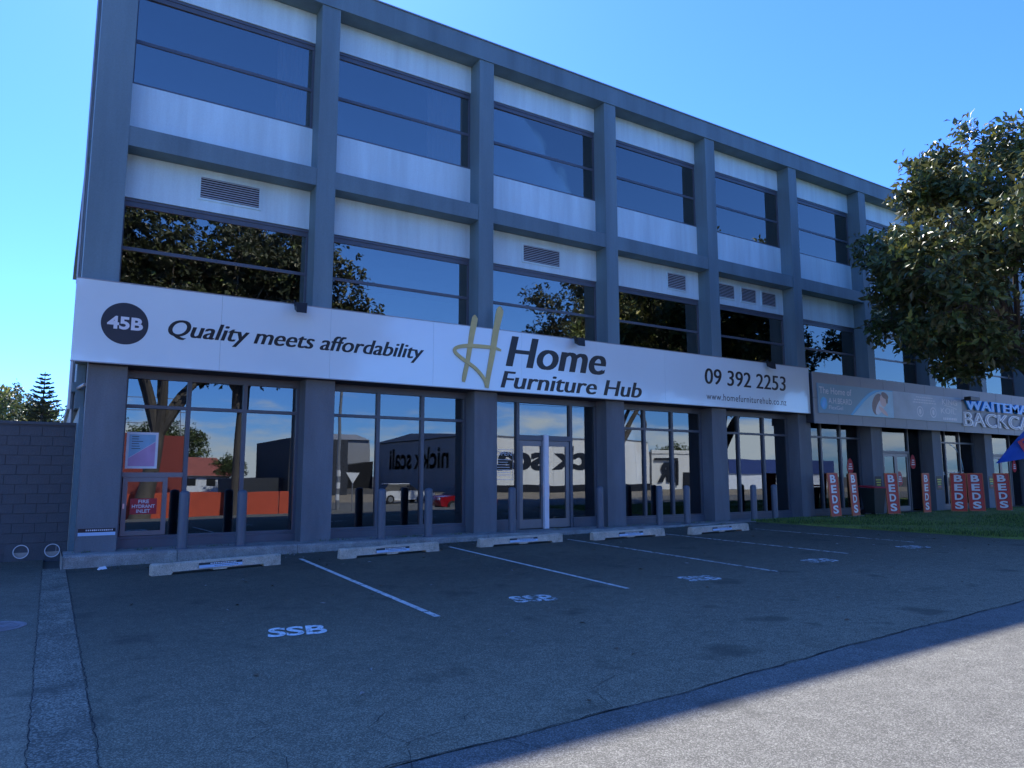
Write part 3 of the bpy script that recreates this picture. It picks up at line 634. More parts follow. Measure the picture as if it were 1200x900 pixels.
for j in range(8): flat(bn, [(31.75 + .14 * j, 3.93), (31.85 + .14 * j, 3.93), (31.85 + .14 * j, 4.03), (31.75 + .14 * j, 4.03)], 'whitevinyl', 4, 'print_mark')
bs = thing('backcare_sign', 'bright blue and outlined white letters fixed to grey fascia tiles', 'sign', (38, FY, 3.9))
def ltr(s, u0, v0, wd, cap, mat, k, depth, contrast): letters(text_mb(s, u0, v0, wd, cap, front(FY - .01 - .004 * k), depth=depth, contrast=contrast, offset=.01), 'letter', mat, bs)
ltr('WAITEMATA', 33.62, 4.46, 7.4, .43, 'letterblue', 0, .08, .09)
ltr('BACKCARE', 33.40, 3.74, 7.9, .60, 'lettergrey', 0, .05, .07)
lm = text_mb('BACKCARE', 33.40, 3.74, 7.9, .60, front(FY - .066), contrast=.0, offset=-.028); letters(lm, 'letter_face', 'fascia', bs)
t = thing('floodlight', 'flat black box floodlight on an arm above the grey fascia banner end', 'floodlight', (33.3, FY, 4.9), 0, 'floodlights on the sign edge')
part('housing', MB().chbox(-.35, .45, -.62, -.34, -.11, .05, .02), M['black'], t, world=False); part('bracket', MB().tube([(.1, .0, -.05), (.1, -.36, -.03)], .02, 6), M['black'], t, world=False)

# ------------------------------------------------------------------ kerb, wheel stops, bollards, markings
kb = thing('kerb', 'weathered concrete kerb running along the foot of the shopfronts', 'kerb', (10, 16.2, 0))
x = .30; segs = [1.95, 2.4, 2.3, 2.5, 2.2, 2.6, 2.4, 2.3, 2.4]
for s_ in segs:
    n = 8; rings = []
    for i in range(n + 1):
        xx = x + .006 + (s_ - .012) * i / n; j = rng.uniform(-.008, .008); j2 = rng.uniform(-.01, .01); z0 = gz(xx, 16) - .05
        rings.append([(xx, 16.02 + j2, z0), (xx, 16.05 + j, .075 + j), (xx, 16.09 + j, .112), (xx, 16.60, .118), (xx, G - .1, .118), (xx, G - .1, z0)])
    part('kerb_stone', MB().loft(rings), M['concrete'], kb); x += s_
part('kerb_return', MB().chbox(.28, .305, 16.0, 17.3, -.2, .11, .01), M['concrete'], kb)
def wheel_stop():
    t = thing('wheel_stop', 'x', 'wheel stop', (0, 0, 0), 0, 'concrete wheel stops in front of the shop')
    prof = [(-.105, .0), (-.078, .17), (-.055, .195), (.055, .195), (.078, .17), (.105, .0)]
    Lh = 1.14; rings = []
    for xx, lo, inx in ((-Lh, 0, .02), (-Lh + .03, 0, 0), (-.82, 0, 0), (-.80, .045, 0), (-.13, .045, 0), (-.12, .02, 0), (.12, .02, 0), (.13, .045, 0), (.80, .045, 0), (.82, 0, 0), (Lh - .03, 0, 0), (Lh, 0, .02)):
        rings.append([(xx + rng.uniform(-.008, .008), y * (1 - inx * 4) + rng.uniform(-.006, .006), max(z, lo) * (1 - inx * 2) + rng.uniform(-.007, .005) * (z > .01)) for y, z in prof])
    part('block', MB().loft(rings), M['stop'], t, world=False)
    pf = lambda s0, s1, u0, u1, out: [(u, -.105 + .027 * s / .17 - out, s + .03) for u, s in ((u0, s0), (u1, s0), (u1, s1), (u0, s1))]
    pl_ = part('plate', MB().loft([pf(.035, .125, -.37, .40, .003), pf(.035, .125, -.37, .40, .009)]), M['ink'], t, world=False)
    part('plate_face', MB().loft([pf(.037, .085, -.368, .398, .0095), pf(.037, .085, -.368, .398, .013)]), M['plateblue'], pl_)
    mk = MB(); u = -.17
    while u < .28:
        q = rng.uniform(.012, .026); mk.poly(pf(.094, .114, u, u + q, .0095)); u += q + .010
    part('print_marks', mk, M['whitevinyl'], pl_, kind='stuff')
    mk = MB(); u = -.10
    while u < .33:
        q = rng.uniform(.010, .02); mk.poly(pf(.056, .068, u, u + q, .0137)); u += q + .012
    part('print_marks', mk, M['ink'], pl_, kind='stuff')
    return t
ws = [(1.55, 14.11, 3.85, 14.42, 'nearest the hydrant cabinet at the left end'), (4.98, 14.50, 7.38, 14.66, 'between the two left parking lines'), (8.44, 14.72, 10.65, 14.66, 'in front of the shop entrance doors'), (11.52, 14.40, 13.65, 14.30, 'just right of the shop entrance'), (14.39, 14.0, 16.75, 14.06, 'nearest the lawn at the right end')]
for i, (xa, ya, xb, yb2, lab) in enumerate(ws):
    o = wheel_stop()
    cx, cy = (xa + xb) / 2, (ya + yb2) / 2; o.location = (cx, cy, gz(cx, cy)); o.rotation_euler = (0, -math.atan(.012), math.atan2(yb2 - ya, xb - xa))
    o['label'] = 'concrete wheel stop with blue and black plate, ' + lab
bol = thing('bollard', 'x', 'bollard', (0, 0, 0), 0, 'blue-grey steel bollards along the shopfront')
part('post', MB().lathe([(.10, 0), (.10, 1.10), (.094, 1.135), (.07, 1.16), (.03, 1.172), (.004, 1.175)], 24), M['bollard'], bol, True, world=False)
part('base_collar', MB().lathe([(.125, 0), (.125, .012), (.102, .02)], 24), M['bollard'], bol, True, world=False)
where = ['left one in front of the hydrant bay window', 'right one in front of the hydrant bay window', 'left one in front of the second bay window', 'right one in front of the second bay window', 'left of the entrance doors', 'right of the entrance doors', 'left one in the bay just right of the entrance', 'right one in the bay just right of the entrance', 'left one in the last bay before the lawn', 'right one in the last bay before the lawn']
for i, xx in enumerate((2.37, 3.52, 6.68, 7.92, 10.35, 13.30, 15.62, 16.75, 19.85, 20.95)):
    o = bol if i == 0 else copy_tree(bol); o.location = (xx, 16.36 + .02 * math.sin(i * 2.3), .116); o.rotation_euler = (R(rng.uniform(-.5, .5)), R(rng.uniform(-.5, .5)), 0); o['label'] = 'blue-grey round bollard, ' + where[i]
# painted lines and stencilled bay numbers
mk = thing('parking_line', 'x', 'marking')
bpy.data.objects.remove(mk)
def pline(xa, ya, xb, yb2, wd, mat):
    n = 24; A = []; B = []
    for i in range(n + 1):
        t = i / n; x_, y_ = xa + (xb - xa) * t, ya + (yb2 - ya) * t; A.append((x_ - wd / 2, y_, gz(x_, y_) + .006)); B.append((x_ + wd / 2, y_, gz(x_, y_) + .006))
    structure('parking_line', MB().loft([A, B], 0, False, False), M[mat])
pline(4.40, 14.97, 4.04, 8.06, .085, 'line'); pline(7.89, 15.17, 7.25, 8.3, .08, 'line'); pline(11.12, 14.98, 10.43, 8.17, .10, 'line_thin'); pline(14.04, 14.51, 13.7, 9.0, .10, 'line_thin'); pline(17.2, 14.2, 16.9, 9.4, .09, 'line_thin')
def stencil(s, x, y, wd, cap, mat, rot=0):
    c_, s2 = math.cos(rot), math.sin(rot)
    fr_ = lambda u, v, o: (x + u * c_ - v * s2, y + u * s2 + v * c_, gz(x + u * c_, y + v) + .006)
    mb = text_mb(s, -wd / 2, -cap / 2, wd, cap, fr_, offset=.03)
    put('bay_marking', flat_mesh(mb, 'bay_marking', M[mat]), kind='structure')
for i, (x, y) in enumerate(((2.42, 8.25), (5.67, 8.42), (8.84, 8.40), (12.28, 8.66), (15.9, 8.9))): stencil('SSB', x, y, .62, .44, 'stencil' if i == 0 else 'stencil_worn', -.25)
# manhole cover, drain openings, litter
mh = thing('manhole_cover', 'round weathered iron manhole cover set in the driveway asphalt', 'manhole cover', (-.47, 10.5, gz(-.47, 10.5)))
part('rim', MB().lathe([(.36, 0), (.36, .006), (.335, .008), (.33, .004), (.30, .004)], 36), M['manhole'], mh, True, world=False)
part('plate', MB().lathe([(.325, -.01), (.325, .0035), (.01, .0035)], 36), M['black'], mh, world=False)
for i, rr in enumerate((.29, .235, .18, .125, .07)): part('ring', MB().lathe([(rr, .003), (rr, .009), (rr - .028, .009), (rr - .028, .003)], 32), M['manhole'], mh, world=False)
# block boundary wall at the left
WY = 18.2
bw = thing('boundary_wall', 'dark blue-grey painted concrete block wall joining the building at the left', 'wall', (-2.5, WY, -.2))
part('core', MB().box(-6.0, .41, WY + .012, WY + .18, -.2, 2.66), M['mortar'], bw)
blk = MB().chbox(-.195, .195, -.0, .02, -.094, .094, .004).mesh('block', M['block'])
half = MB().chbox(-.0925, .0925, -.0, .02, -.094, .094, .004).mesh('block', M['block'])
for r_ in range(14):
    z = -.08 + .2 * r_
    for c_ in range(17):
        xx = .21 - .4 * c_ - (.2 if r_ % 2 else 0)
        if xx < -5.8: continue
        if r_ < 2 and -.75 < xx < .45 and z < .12: continue
        o = put('block', blk, bw); o.location = Vector((xx, WY + rng.uniform(-.0015, .0015), z)) - bw.location
    if r_ % 2 and z > .1:
        o = put('block', half, bw); o.location = Vector((.3075, WY, z)) - bw.location
part('coping', MB().chbox(-6.05, .41, WY - .02, WY + .2, 2.66, 2.72, .01), M['block'], bw)
# plain rendered foot of the wall with two drain openings
cxs = (-.40, .145); rad = .135; zc = .045
pts = []
mb = MB()
def foot(x0, x1, cx, cz, r):
    sq = []; ci = []
    for i in range(32):
        t = 2 * math.pi * i / 32; c, s = math.cos(t), math.sin(t); ci.append((cx + r * c, WY - .004, cz + r * s))
        k = min(((x1 - cx) if c > 0 else (cx - x0)) / max(abs(c), 1e-6), ((.205 - cz) if s > 0 else (cz + .18)) / max(abs(s), 1e-6)); sq.append((cx + c * k, WY - .004, cz + s * k))
    mb.loft([sq, ci], 0, False)
foot(-.68, -.128, cxs[0], zc, rad); foot(-.126, .40, cxs[1], zc, rad)
part('wall_foot', mb, M['block'], bw)
for i, cx in enumerate(cxs):
    d_ = thing('drain_pipe', ['left', 'right'][i] + ' of two pale round drain pipe ends low in the block wall', 'drain pipe', (cx, WY, zc - rad), 0, 'drain pipe ends in the block wall')
    ring = lambda r, y: [(r * math.cos(2 * math.pi * j / 28), y, rad + r * math.sin(2 * math.pi * j / 28)) for j in range(28)]
    part('pipe', MB().loft([ring(rad, .16), ring(rad + .004, -.02), ring(rad - .012, -.02), ring(rad - .014, .15)], 0, False), M['white'], d_, True, world=False)
    part('plug', MB().loft([ring(rad - .013, .004), ring(.01, .004)], 0, False), M['pipeface'], d_, world=False)
put('litter_scrap', MB().loft([[(-.08, -.05, .0), (.07, -.06, .01), (.09, .04, .0), (-.06, .05, .0)], [(-.05, -.03, .05), (.05, -.02, .06), (.05, .03, .04), (-.03, .03, .05)]]).mesh('litter_scrap', M['white']), None, (.92, 15.55, gz(.9, 15.5) + .006), .4, 'small crumpled white paper scrap by the kerb at left', 'litter')
nl = 420; r3 = np.random.RandomState(9); V = np.zeros((nl, 4, 3))
for i in range(nl):
    x = r3.uniform(.5, 19); y = 15.95 - abs(r3.randn()) * .35 if i < 260 else r3.uniform(4.5, 15.5)
    if i > 380: x = r3.uniform(15, 19.3); y = r3.uniform(8, 15.8)
    a = r3.uniform(0, 6.28); l, wd = r3.uniform(.02, .055), r3.uniform(.01, .022)
    for j, (u, v) in enumerate(((-l, 0), (0, -wd), (l, 0), (0, wd))): V[i, j] = (x + u * math.cos(a) - v * math.sin(a), y + u * math.sin(a) + v * math.cos(a), gz(x, y) + .008 + r3.uniform(0, .02) * (j % 2))
put('leaf_litter', np_mesh('leaf_litter', V, 4, [M['litter'], M['concrete']], (r3.rand(nl) > .6)), label='dry fallen leaves and grit scattered over the car park and kerb', cat='leaf litter', kind='stuff')

# weeds in the kerb joints
nw = 900; r4 = np.random.RandomState(19); spots = [(r4.uniform(.5, 19), 16.03 if r4.rand() < .6 else 16.54) for _ in range(34)]
V = np.zeros((nw, 3, 3))
for i in range(nw):
    sx_, sy_ = spots[i % len(spots)]; sp_ = .10 + .10 * ((i % len(spots)) % 3); x = sx_ + r4.randn() * sp_; y = sy_ + r4.randn() * .02; z = (gz(x, y) if sy_ < 16.2 else .115)
    a = r4.uniform(0, 6.28); h = r4.uniform(.02, .075); V[i] = [(x - .006 * math.cos(a), y - .006 * math.sin(a), z), (x + .006 * math.cos(a), y + .006 * math.sin(a), z), (x + r4.randn() * .03, y + r4.randn() * .03, z + h)]
put('weeds', np_mesh('weeds', V, 3, [M['grassblade']]), label='small weeds growing in the kerb joints along the shopfront', cat='weeds', kind='stuff')

# ------------------------------------------------------------------ things in front of the bed shop
def bed_board(x, y, yaw, label):
    t = thing('bed_sign_board', label, 'sign board', (x, y, .14), R(yaw), 'red BEDS boards on the lawn')
    part('board', MB().box(-.27, .27, -.012, .012, .06, 1.52), M['red'], t, world=False)
    part('edge_frame', MB().box(-.295, -.271, -.02, .02, .04, 1.54).box(.271, .295, -.02, .02, .04, 1.54).box(-.271, .271, -.02, .02, 1.521, 1.545).box(-.271, .271, -.02, .02, .035, .059), M['orange'], t, world=False)
    part('foot', MB().box(-.25, -.21, -.18, .18, -.005, .034).box(.21, .25, -.18, .18, -.005, .034), M['galv'], t, world=False)
    t.rotation_euler.x = R(rng.uniform(-3, 1)); t.rotation_euler.y = R(rng.uniform(-1.2, 1.2))
    for i, ch in enumerate('BEDS'):
        mb = text_mb(ch, -.155, 1.21 - i * .355, .31, .255, lambda u, v, o: (u, -.016 - o, v), offset=.035)
        part('letter', flat_mesh(mb, 'letter', M['whitevinyl']), None, t, world=False)
        mb = text_mb(ch, -.145, 1.20 - i * .355, .33, .265, lambda u, v, o: (u, -.0135 - o, v), offset=.05)
        part('letter_outline', flat_mesh(mb, 'letter_outline', M['ink']), None, t, world=False)  # dark printed outline behind the white letter
for a in ((23.35, 15.7, 0, 'red BEDS board leftmost on the lawn, beside the pillar'), (24.45, 15.65, 8, 'red BEDS board between the leftmost board and the wheelie bin'), (26.75, 15.6, -14, 'red BEDS board just right of the wheelie bin'), (28.95, 15.55, 4, 'red BEDS board by the bed shop door, before a pillar'), (30.75, 15.25, -44, 'red BEDS board left one of the close pair under the window lettering'), (31.55, 14.95, -44, 'red BEDS board right one of the close pair under the window lettering'), (33.2, 14.7, -46, 'red BEDS board rightmost on the lawn, near the blue flag')): bed_board(*a)
wb = thing('wheelie_bin', 'dark green wheelie bin standing between two red BEDS boards', 'bin', (25.7, 15.75, .15), R(-12))
part('body', MB().loft([[(-.21, -.25, .08), (.21, -.25, .08), (.21, .22, .08), (-.21, .22, .08)], [(-.28, -.34, .98), (.28, -.34, .98), (.28, .34, .98), (-.28, .34, .98)]]), M['bin'], wb, world=False)
part('lid', MB().loft([[(-.30, -.38, .985), (.30, -.38, .985), (.30, .37, 1.02), (-.30, .37, 1.02)], [(-.29, -.36, 1.02), (.29, -.36, 1.02), (.27, .34, 1.08), (-.27, .34, 1.08)]]), M['redvinyl'], wb, world=False)
part('handle', MB().tube([(-.24, .36, .95), (-.24, .44, .98), (.24, .44, .98), (.24, .36, .95)], .016, 6), M['bin'], wb, world=False)
for s_ in (-1, 1): part('wheel', MB().loft([[(s_ * .25 + o_, .26 + .1 * math.cos(t_), .1 + .1 * math.sin(t_)) for t_ in [i * math.pi / 8 for i in range(16)]] for o_ in (-.025, .025)]), M['black'], wb, world=False)
fl = thing('feather_flag', 'blue feather flag with red lettering on a curved pole over the lawn', 'flag', (28.3, 9.3, .14), R(-40))
part('pole', MB().tube([(0, 0, 0), (0, 0, 2.6), (-.1, 0, 3.6), (-.5, 0, 4.4), (-1.1, 0, 4.75)], [.025, .022, .018, .012, .008], 8), M['galv'], fl, True, world=False)
rows = []
for i in range(15):
    t_ = i / 14; up = (-3.42 + 3.36 * t_, 1.85 + 1.30 * t_ + 1.1 * math.sin(math.pi * t_ * .75)); lo = (-3.42 + 3.36 * t_, 1.84 + .62 * t_ - .15 * t_ * t_)
    rows.append([(up[0] + (lo[0] - up[0]) * j / 6, .06 * math.sin(t_ * 7 + j * .6), up[1] + (lo[1] - up[1]) * j / 6) for j in range(7)])
mbf = MB().loft(rows, 0, False, False)
fm = mbf.mesh('flag', M['flagblue'], True); part('cloth', fm, None, fl, world=False)
md = fl.children[-1].modifiers.new('cloth_thickness', 'SOLIDIFY'); md.thickness = .004
mb = text_mb('BEDS', 0, 0, 1.9, .34, lambda u, v, o: (-2.62 + u * .80 - v * .45, -.085, 2.22 + u * .52 + v * .86), offset=.03); part('lettering', flat_mesh(mb, 'lettering', M['redvinyl']), None, fl, world=False)
part('base_spike', MB().lathe([(.16, 0), (.16, .03), (.03, .05), (.03, .3)], 16), M['black'], fl, world=False)

# ------------------------------------------------------------------ trees
def leaf_cloud(centres, axes, per, ln, wd, seed, spread=(30, 95), mats=('leaf_dark', 'leaf_mid', 'leaf_yel'), pm=(.58, .86)):
    """rosettes of folded leaves at twig ends; returns a mesh of quads (two per leaf)"""
    r = np.random.RandomState(seed); n = len(centres); C = np.repeat(np.array(centres), per, 0); A = np.repeat(np.array(axes), per, 0)
    A /= np.linalg.norm(A, axis=1)[:, None]; N = n * per
    ref = np.tile([.31, .17, .93], (N, 1)); U = np.cross(A, ref); U /= np.linalg.norm(U, axis=1)[:, None]; W = np.cross(A, U)
    ph = r.rand(N) * 6.283; sp = np.radians(r.uniform(spread[0], spread[1], N))
    Dr = A * np.cos(sp)[:, None] + (U * np.cos(ph)[:, None] + W * np.sin(ph)[:, None]) * np.sin(sp)[:, None]
    S = np.cross(Dr, A); S /= np.linalg.norm(S, axis=1)[:, None] + 1e-9; Nn = np.cross(S, Dr)
    roll = r.randn(N) * .5; S, Nn = S * np.cos(roll)[:, None] + Nn * np.sin(roll)[:, None], Nn * np.cos(roll)[:, None] - S * np.sin(roll)[:, None]
    l = ln * r.uniform(.65, 1.2, N)[:, None]; h = wd * r.uniform(.75, 1.2, N)[:, None]
    B = C + Dr * ln * .12 + r.randn(N, 3) * ln * .32; tip = B + Dr * l - Nn * l * .18; mid = B + Dr * l * .52
    q1 = np.stack([B, mid + S * h + Nn * h * .35, tip, mid], 1); q2 = np.stack([B, mid, tip, mid - S * h + Nn * h * .35], 1)
    V = np.concatenate([q1, q2], 0); pick = np.repeat(r.rand(n), per) * .6 + r.rand(N) * .4; mi = (pick > pm[0]).astype(int) + (pick > pm[1]).astype(int)
    return np_mesh('crown', V, 4, [M[k] for k in mats], np.concatenate([mi, mi]))
def curve(a, b, bow, n=7):
    a, b = Vector(a), Vector(b); return [a.lerp(b, t) + Vector(bow) * math.sin(math.pi * t) for t in [i / (n - 1) for i in range(n)]]
def broadleaf(name, label, base, fork, lean, clumps, per_clump, rosette, ln, wd, trunk_r, seed, cr=(.9, 1.4), group=None, mats=('leaf_dark', 'leaf_mid', 'leaf_yel')):
    """trunk > limbs to every clump of twigs; leaf rosettes sit on the twig ends"""
    r = random.Random(seed); t = thing(name, label, 'tree', base, 0, group)
    f = Vector(lean) + Vector((0, 0, fork)); w_ = MB()
    w_.tube([Vector((0, 0, -.1)), Vector((0, 0, .25)), f * .4, f * .75, f], [trunk_r * 1.5, trunk_r * 1.1, trunk_r * .95, trunk_r * .85, trunk_r * .75], 12)
    main = MB(); cen = []; ax = []; hubs = []
    nh = 6
    for k in range(nh):
        m_ = [c for c in clumps if int((math.atan2(c[1] - f.y, c[0] - f.x) + math.pi) / (2 * math.pi) * nh) % nh == k]
        if not m_: hubs.append(f); continue
        av = sum((Vector(c) for c in m_), Vector()) / len(m_); hub = f.lerp(av, .55) + Vector((0, 0, -.3)); hubs.append(hub)
        main.tube(curve(f - Vector((0, 0, .2)), hub, (r.uniform(-.3, .3), r.uniform(-.3, .3), .25)), [trunk_r * .62 * (1 - .55 * i / 6) for i in range(7)], 8)
    for c in clumps:
        c = Vector(c); k = int((math.atan2(c.y - f.y, c.x - f.x) + math.pi) / (2 * math.pi) * nh) % nh; h = hubs[k]
        rr = trunk_r * r.uniform(.16, .26)
        main.tube(curve(h, c, (r.uniform(-.25, .25), r.uniform(-.25, .25), r.uniform(-.1, .35))), [rr * (1 - .75 * i / 6) for i in range(7)], 5)
        R_ = r.uniform(*cr)
        for i in range(per_clump):
            d = Vector((r.gauss(0, 1), r.gauss(0, 1), r.gauss(0, .75)))
            d = d.normalized() * (r.random() ** .45) * R_
            if d.z < 0: d.z *= .6
            p = c + d; cen.append(p); a = d.normalized() * .9 + Vector((r.gauss(0, .35), r.gauss(0, .35), .55 + r.gauss(0, .3))); ax.append(a)
            if i % 4 == 0: main.tube([c.lerp(p, .1), c.lerp(p, .55) + Vector((0, 0, -.06)), p], [.022, .014, .007], 4)
    part('trunk', w_, M['bark'], t, True, world=False); part('branches', main, M['bark'], t, True, world=False)
    part('crown', leaf_cloud(cen, ax, rosette, ln, wd, seed, mats=mats), None, t, kind='stuff', world=False)
    return t
def ellipsoid_clumps(n, c, rad, seed, inner=.45, cut=-.75):
    r = random.Random(seed); out_ = []
    while len(out_) < n:
        d = Vector((r.gauss(0, 1), r.gauss(0, 1), r.gauss(0, 1))).normalized() * (inner + (1 - inner) * r.random() ** .6)
        if d.z < cut: continue
        p = (c[0] + d.x * rad[0], c[1] + d.y * rad[1], c[2] + d.z * rad[2])
        if all((Vector(p) - Vector(q)).length > .55 for q in out_): out_.append(p)
    return out_
TB = Vector((27.9, 9.2, .13))
cl1 = ellipsoid_clumps(112, (-1.2, .6, 8.2), (7.4, 5.0, 4.3), 5, .35)
broadleaf('magnolia_tree', 'large glossy dark green broadleaf tree overhanging the bed shop at right', TB, 2.6, (-.1, .2, 0), cl1, 50, 9, .28, .066, .30, 11, (.65, 1.2))
# trees on the far side of the camera (seen in the glass)
cl2 = ellipsoid_clumps(165, (3.4, -1.2, 12.2), (8.6, 3.6, 5.4), 6, .03)
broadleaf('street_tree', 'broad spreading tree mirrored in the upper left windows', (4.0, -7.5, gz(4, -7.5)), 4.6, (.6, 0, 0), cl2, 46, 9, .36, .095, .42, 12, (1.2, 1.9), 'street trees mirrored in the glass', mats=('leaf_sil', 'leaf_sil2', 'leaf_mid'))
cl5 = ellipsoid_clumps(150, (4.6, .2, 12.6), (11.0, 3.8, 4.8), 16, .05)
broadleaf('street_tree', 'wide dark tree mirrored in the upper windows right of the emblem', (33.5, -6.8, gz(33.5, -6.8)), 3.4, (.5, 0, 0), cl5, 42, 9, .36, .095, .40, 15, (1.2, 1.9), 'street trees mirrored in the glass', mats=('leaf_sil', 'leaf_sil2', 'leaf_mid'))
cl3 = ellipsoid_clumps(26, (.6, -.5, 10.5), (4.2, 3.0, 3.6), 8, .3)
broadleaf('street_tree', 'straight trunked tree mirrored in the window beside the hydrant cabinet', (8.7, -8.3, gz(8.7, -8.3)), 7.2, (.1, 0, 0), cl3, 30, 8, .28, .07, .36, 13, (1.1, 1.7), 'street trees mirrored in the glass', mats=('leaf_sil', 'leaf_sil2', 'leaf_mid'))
# trees beyond the block wall
cl4 = ellipsoid_clumps(40, (0, 0, 5.6), (4.2, 3.5, 3.2), 9, .3)
for i, (x, y, s_, lab) in enumerate(((-6.3, 60, 1.0, 'bushy sunlit tree behind the block wall at the far left edge'), (-2.3, 74, .95, 'bushy green tree behind the wall, left of the conifer'), (-.6, 62, .60, 'low dark bush behind the wall, right of the conifer'))):
    if i == 0: t0 = broadleaf('garden_tree', lab, (x, y, 0), 2.2, (0, 0, 0), cl4, 34, 8, .30, .085, .22, 14, (1.1, 1.8), 'trees beyond the block wall', mats=('leaf_far', 'leaf_mid', 'leaf_yel'))
    else:
        c = copy_tree(t0); c.location = (x, y, 0); c.scale = (s_, s_, s_); c.rotation_euler = (0, 0, i * 2.1); c['label'] = lab
def conifer(base, H_, label):
    t = thing('norfolk_pine', label, 'tree', base); r = random.Random(4); mb = MB(); V = []
    part('trunk', MB().tube([(0, 0, 0), (0, 0, H_ * .5), (0, 0, H_)], [.16, .10, .02], 8), M['bark'], t, True, world=False)
    z = .22 * H_
    while z < H_ * .985:
        q = 1 - z / H_; Lb = .15 + 2.9 * q ** .8
        for k in range(7 if q > .1 else 5):
            a = k * 2 * math.pi / (7 if q > .1 else 5) + r.uniform(-.2, .2) + z; l = Lb * r.uniform(.8, 1.1); d = Vector((math.cos(a), math.sin(a), 0)); side = Vector((-d.y, d.x, 0))
            P_ = [Vector((0, 0, z)) + d * l * u + Vector((0, 0, l * (.10 * u + .18 * u * u))) for u in (0, .35, .7, 1)]
            mb.tube(P_, [.03, .022, .014, .006], 4)
            n = int(6 + 16 * q * 1.4)
            for i in range(n):
                u = .18 + .82 * i / n; p = Vector((0, 0, z)) + d * l * u + Vector((0, 0, l * (.10 * u + .18 * u * u)))
                for s_ in (-1, 1):
                    e = (side * s_ * r.uniform(.5, 1) + d * .6 + Vector((0, 0, r.uniform(-.15, .5)))).normalized() * (.16 + .34 * q * (1.1 - u)); wv = d * .045
                    V.append([p - wv, p + wv, p + e + wv * .5, p + e - wv * .5]); wz = Vector((0, 0, .04)); V.append([p - wz, p + wz, p + e + wz, p + e - wz])
        z += .34 + .25 * q
    part('branches', mb, M['bark'], t, world=False)
    part('crown', np_mesh('crown', np.array([[list(p) for p in q] for q in V]), 4, [M['needle']]), None, t, kind='stuff', world=False)
conifer((-.87, 70, 0), 10.0, 'tall thin norfolk pine behind the block wall, beside the building edge')

# ------------------------------------------------------------------ across the road (mirrored in the glass)
M['cream'] = surf('cream_warehouse_cladding', (.80, .77, .68), .7, .06, .4, (1, 1, .2))
M['greyclad'] = surf('grey_warehouse_cladding', (.30, .30, .30), .7, .08, .4, (1, 1, .2))
M['redclad'] = surf('red_brown_cladding', (.26, .045, .035), .7, .12, .6)
M['barrier'] = surf('orange_barrier', (.55, .085, .04), .6, .1, 2)
M['rooftile'] = surf('red_roof', (.34, .10, .07), .8, .2, 3)
M['bluefence'] = surf('blue_hoarding', (.03, .06, .20), .6, .1)
M['carred'] = surf('red_car_paint', (.30, .008, .015), .25, .05, coat=.8); M['carwhite'] = surf('white_car_paint', (.75, .75, .75), .25, .04, coat=.8)
M['tyre'] = surf('tyre_rubber', (.015, .015, .016), .85, .1)
fy = lambda Y: (lambda u, v, o: (-u, Y + .05 + o, v))
wh = thing('warehouse', 'large cream furniture warehouse with dark name lettering, mirrored in the entrance glass', 'building', (64, -60, -.8))
def bpart(par, name, mb, mat): return part(name, mb, mat if not isinstance(mat, str) else M[mat], par)
bpart(wh, 'wall', MB().box(46.2, 79, -80, -50.2, -.9, 6.75), 'greyclad')
for i in range(14): bpart(wh, 'wall_panel', MB().box(46.0 + 2.36 * i, 46.0 + 2.36 * i + 2.33, -50.2, -50, .3, 6.85), 'cream')
bpart(wh, 'dado', MB().box(46, 79, -50.15, -49.95, -.9, .29), 'black')
bpart(wh, 'roof', MB().loft([[(45.9, -81, 6.86), (45.9, -49.8, 6.86), (45.9, -65, 7.9)], [(79.1, -81, 6.86), (79.1, -49.8, 6.86), (79.1, -65, 7.9)]]), 'greyclad')
part('lettering', flat_mesh(text_mb('nick scali', -71, 2.5, 23, 3.2, fy(-50), offset=.03, contrast=.25), 'lettering', M['ink']), None, wh)
part('lettering', flat_mesh(text_mb('nick scali', 56.0, 2.6, 17.5, 3.0, lambda u, v, o: (46.15, -u, v), offset=.02, contrast=.2), 'lettering', M['ink']), None, wh)
sh = thing('showroom', 'lower pale showroom with boxed letter sign, mirrored right of the entrance', 'building', (87, -58, -.8))
bpart(sh, 'wall', MB().box(80, 95, -70, -50.5, -.9, 5.4), 'cream'); bpart(sh, 'parapet', MB().box(79.9, 95.1, -50.6, -50.3, 5.1, 5.7), 'cream')
bpart(sh, 'sign_frame', MB().box(80.4, 84.6, -50.3, -50.1, 3.9, 4.3).box(84.2, 84.6, -50.3, -50.1, .0, 3.89).box(88, 95, -50.3, -50.1, 2.8, 3.1), 'black')
part('lettering', flat_mesh(text_mb('R', -84.0, .7, 2.9, 2.6, fy(-50.3), offset=.06), 'lettering', M['ink']), None, sh)
bpart(sh, 'door', MB().box(86, 89, -50.45, -50.25, -.8, 2.0), 'black')
gs = thing('grey_shed', 'long grey shed with a low dark front, mirrored in the second bay glass', 'building', (36, -88, -.8))
bpart(gs, 'wall', MB().box(39, 46, -96, -84, 2.2, 7.6), 'greyclad'); bpart(gs, 'roof', MB().loft([[(38.6, -97, 7.61), (38.6, -83.5, 7.61), (38.6, -90, 9.0)], [(45.9, -97, 7.61), (45.9, -83.5, 7.61), (45.9, -90, 9.0)]]), 'greyclad')
bpart(gs, 'front_building', MB().loft([[(34, -80, -.9), (45, -80, -.9), (45, -80, 3.9), (34, -80, 2.2)], [(34, -84, -.9), (45, -84, -.9), (45, -84, 3.9), (34, -84, 2.2)]]), 'black')
rb = thing('red_shed', 'dark red clad shed with scaffold on its roof, mirrored behind the poster', 'building', (0, -30, -.8))
bpart(rb, 'wall', MB().box(-8, 8.4, -36, -25, -.9, 4.5), 'redclad')
sc_ = MB()
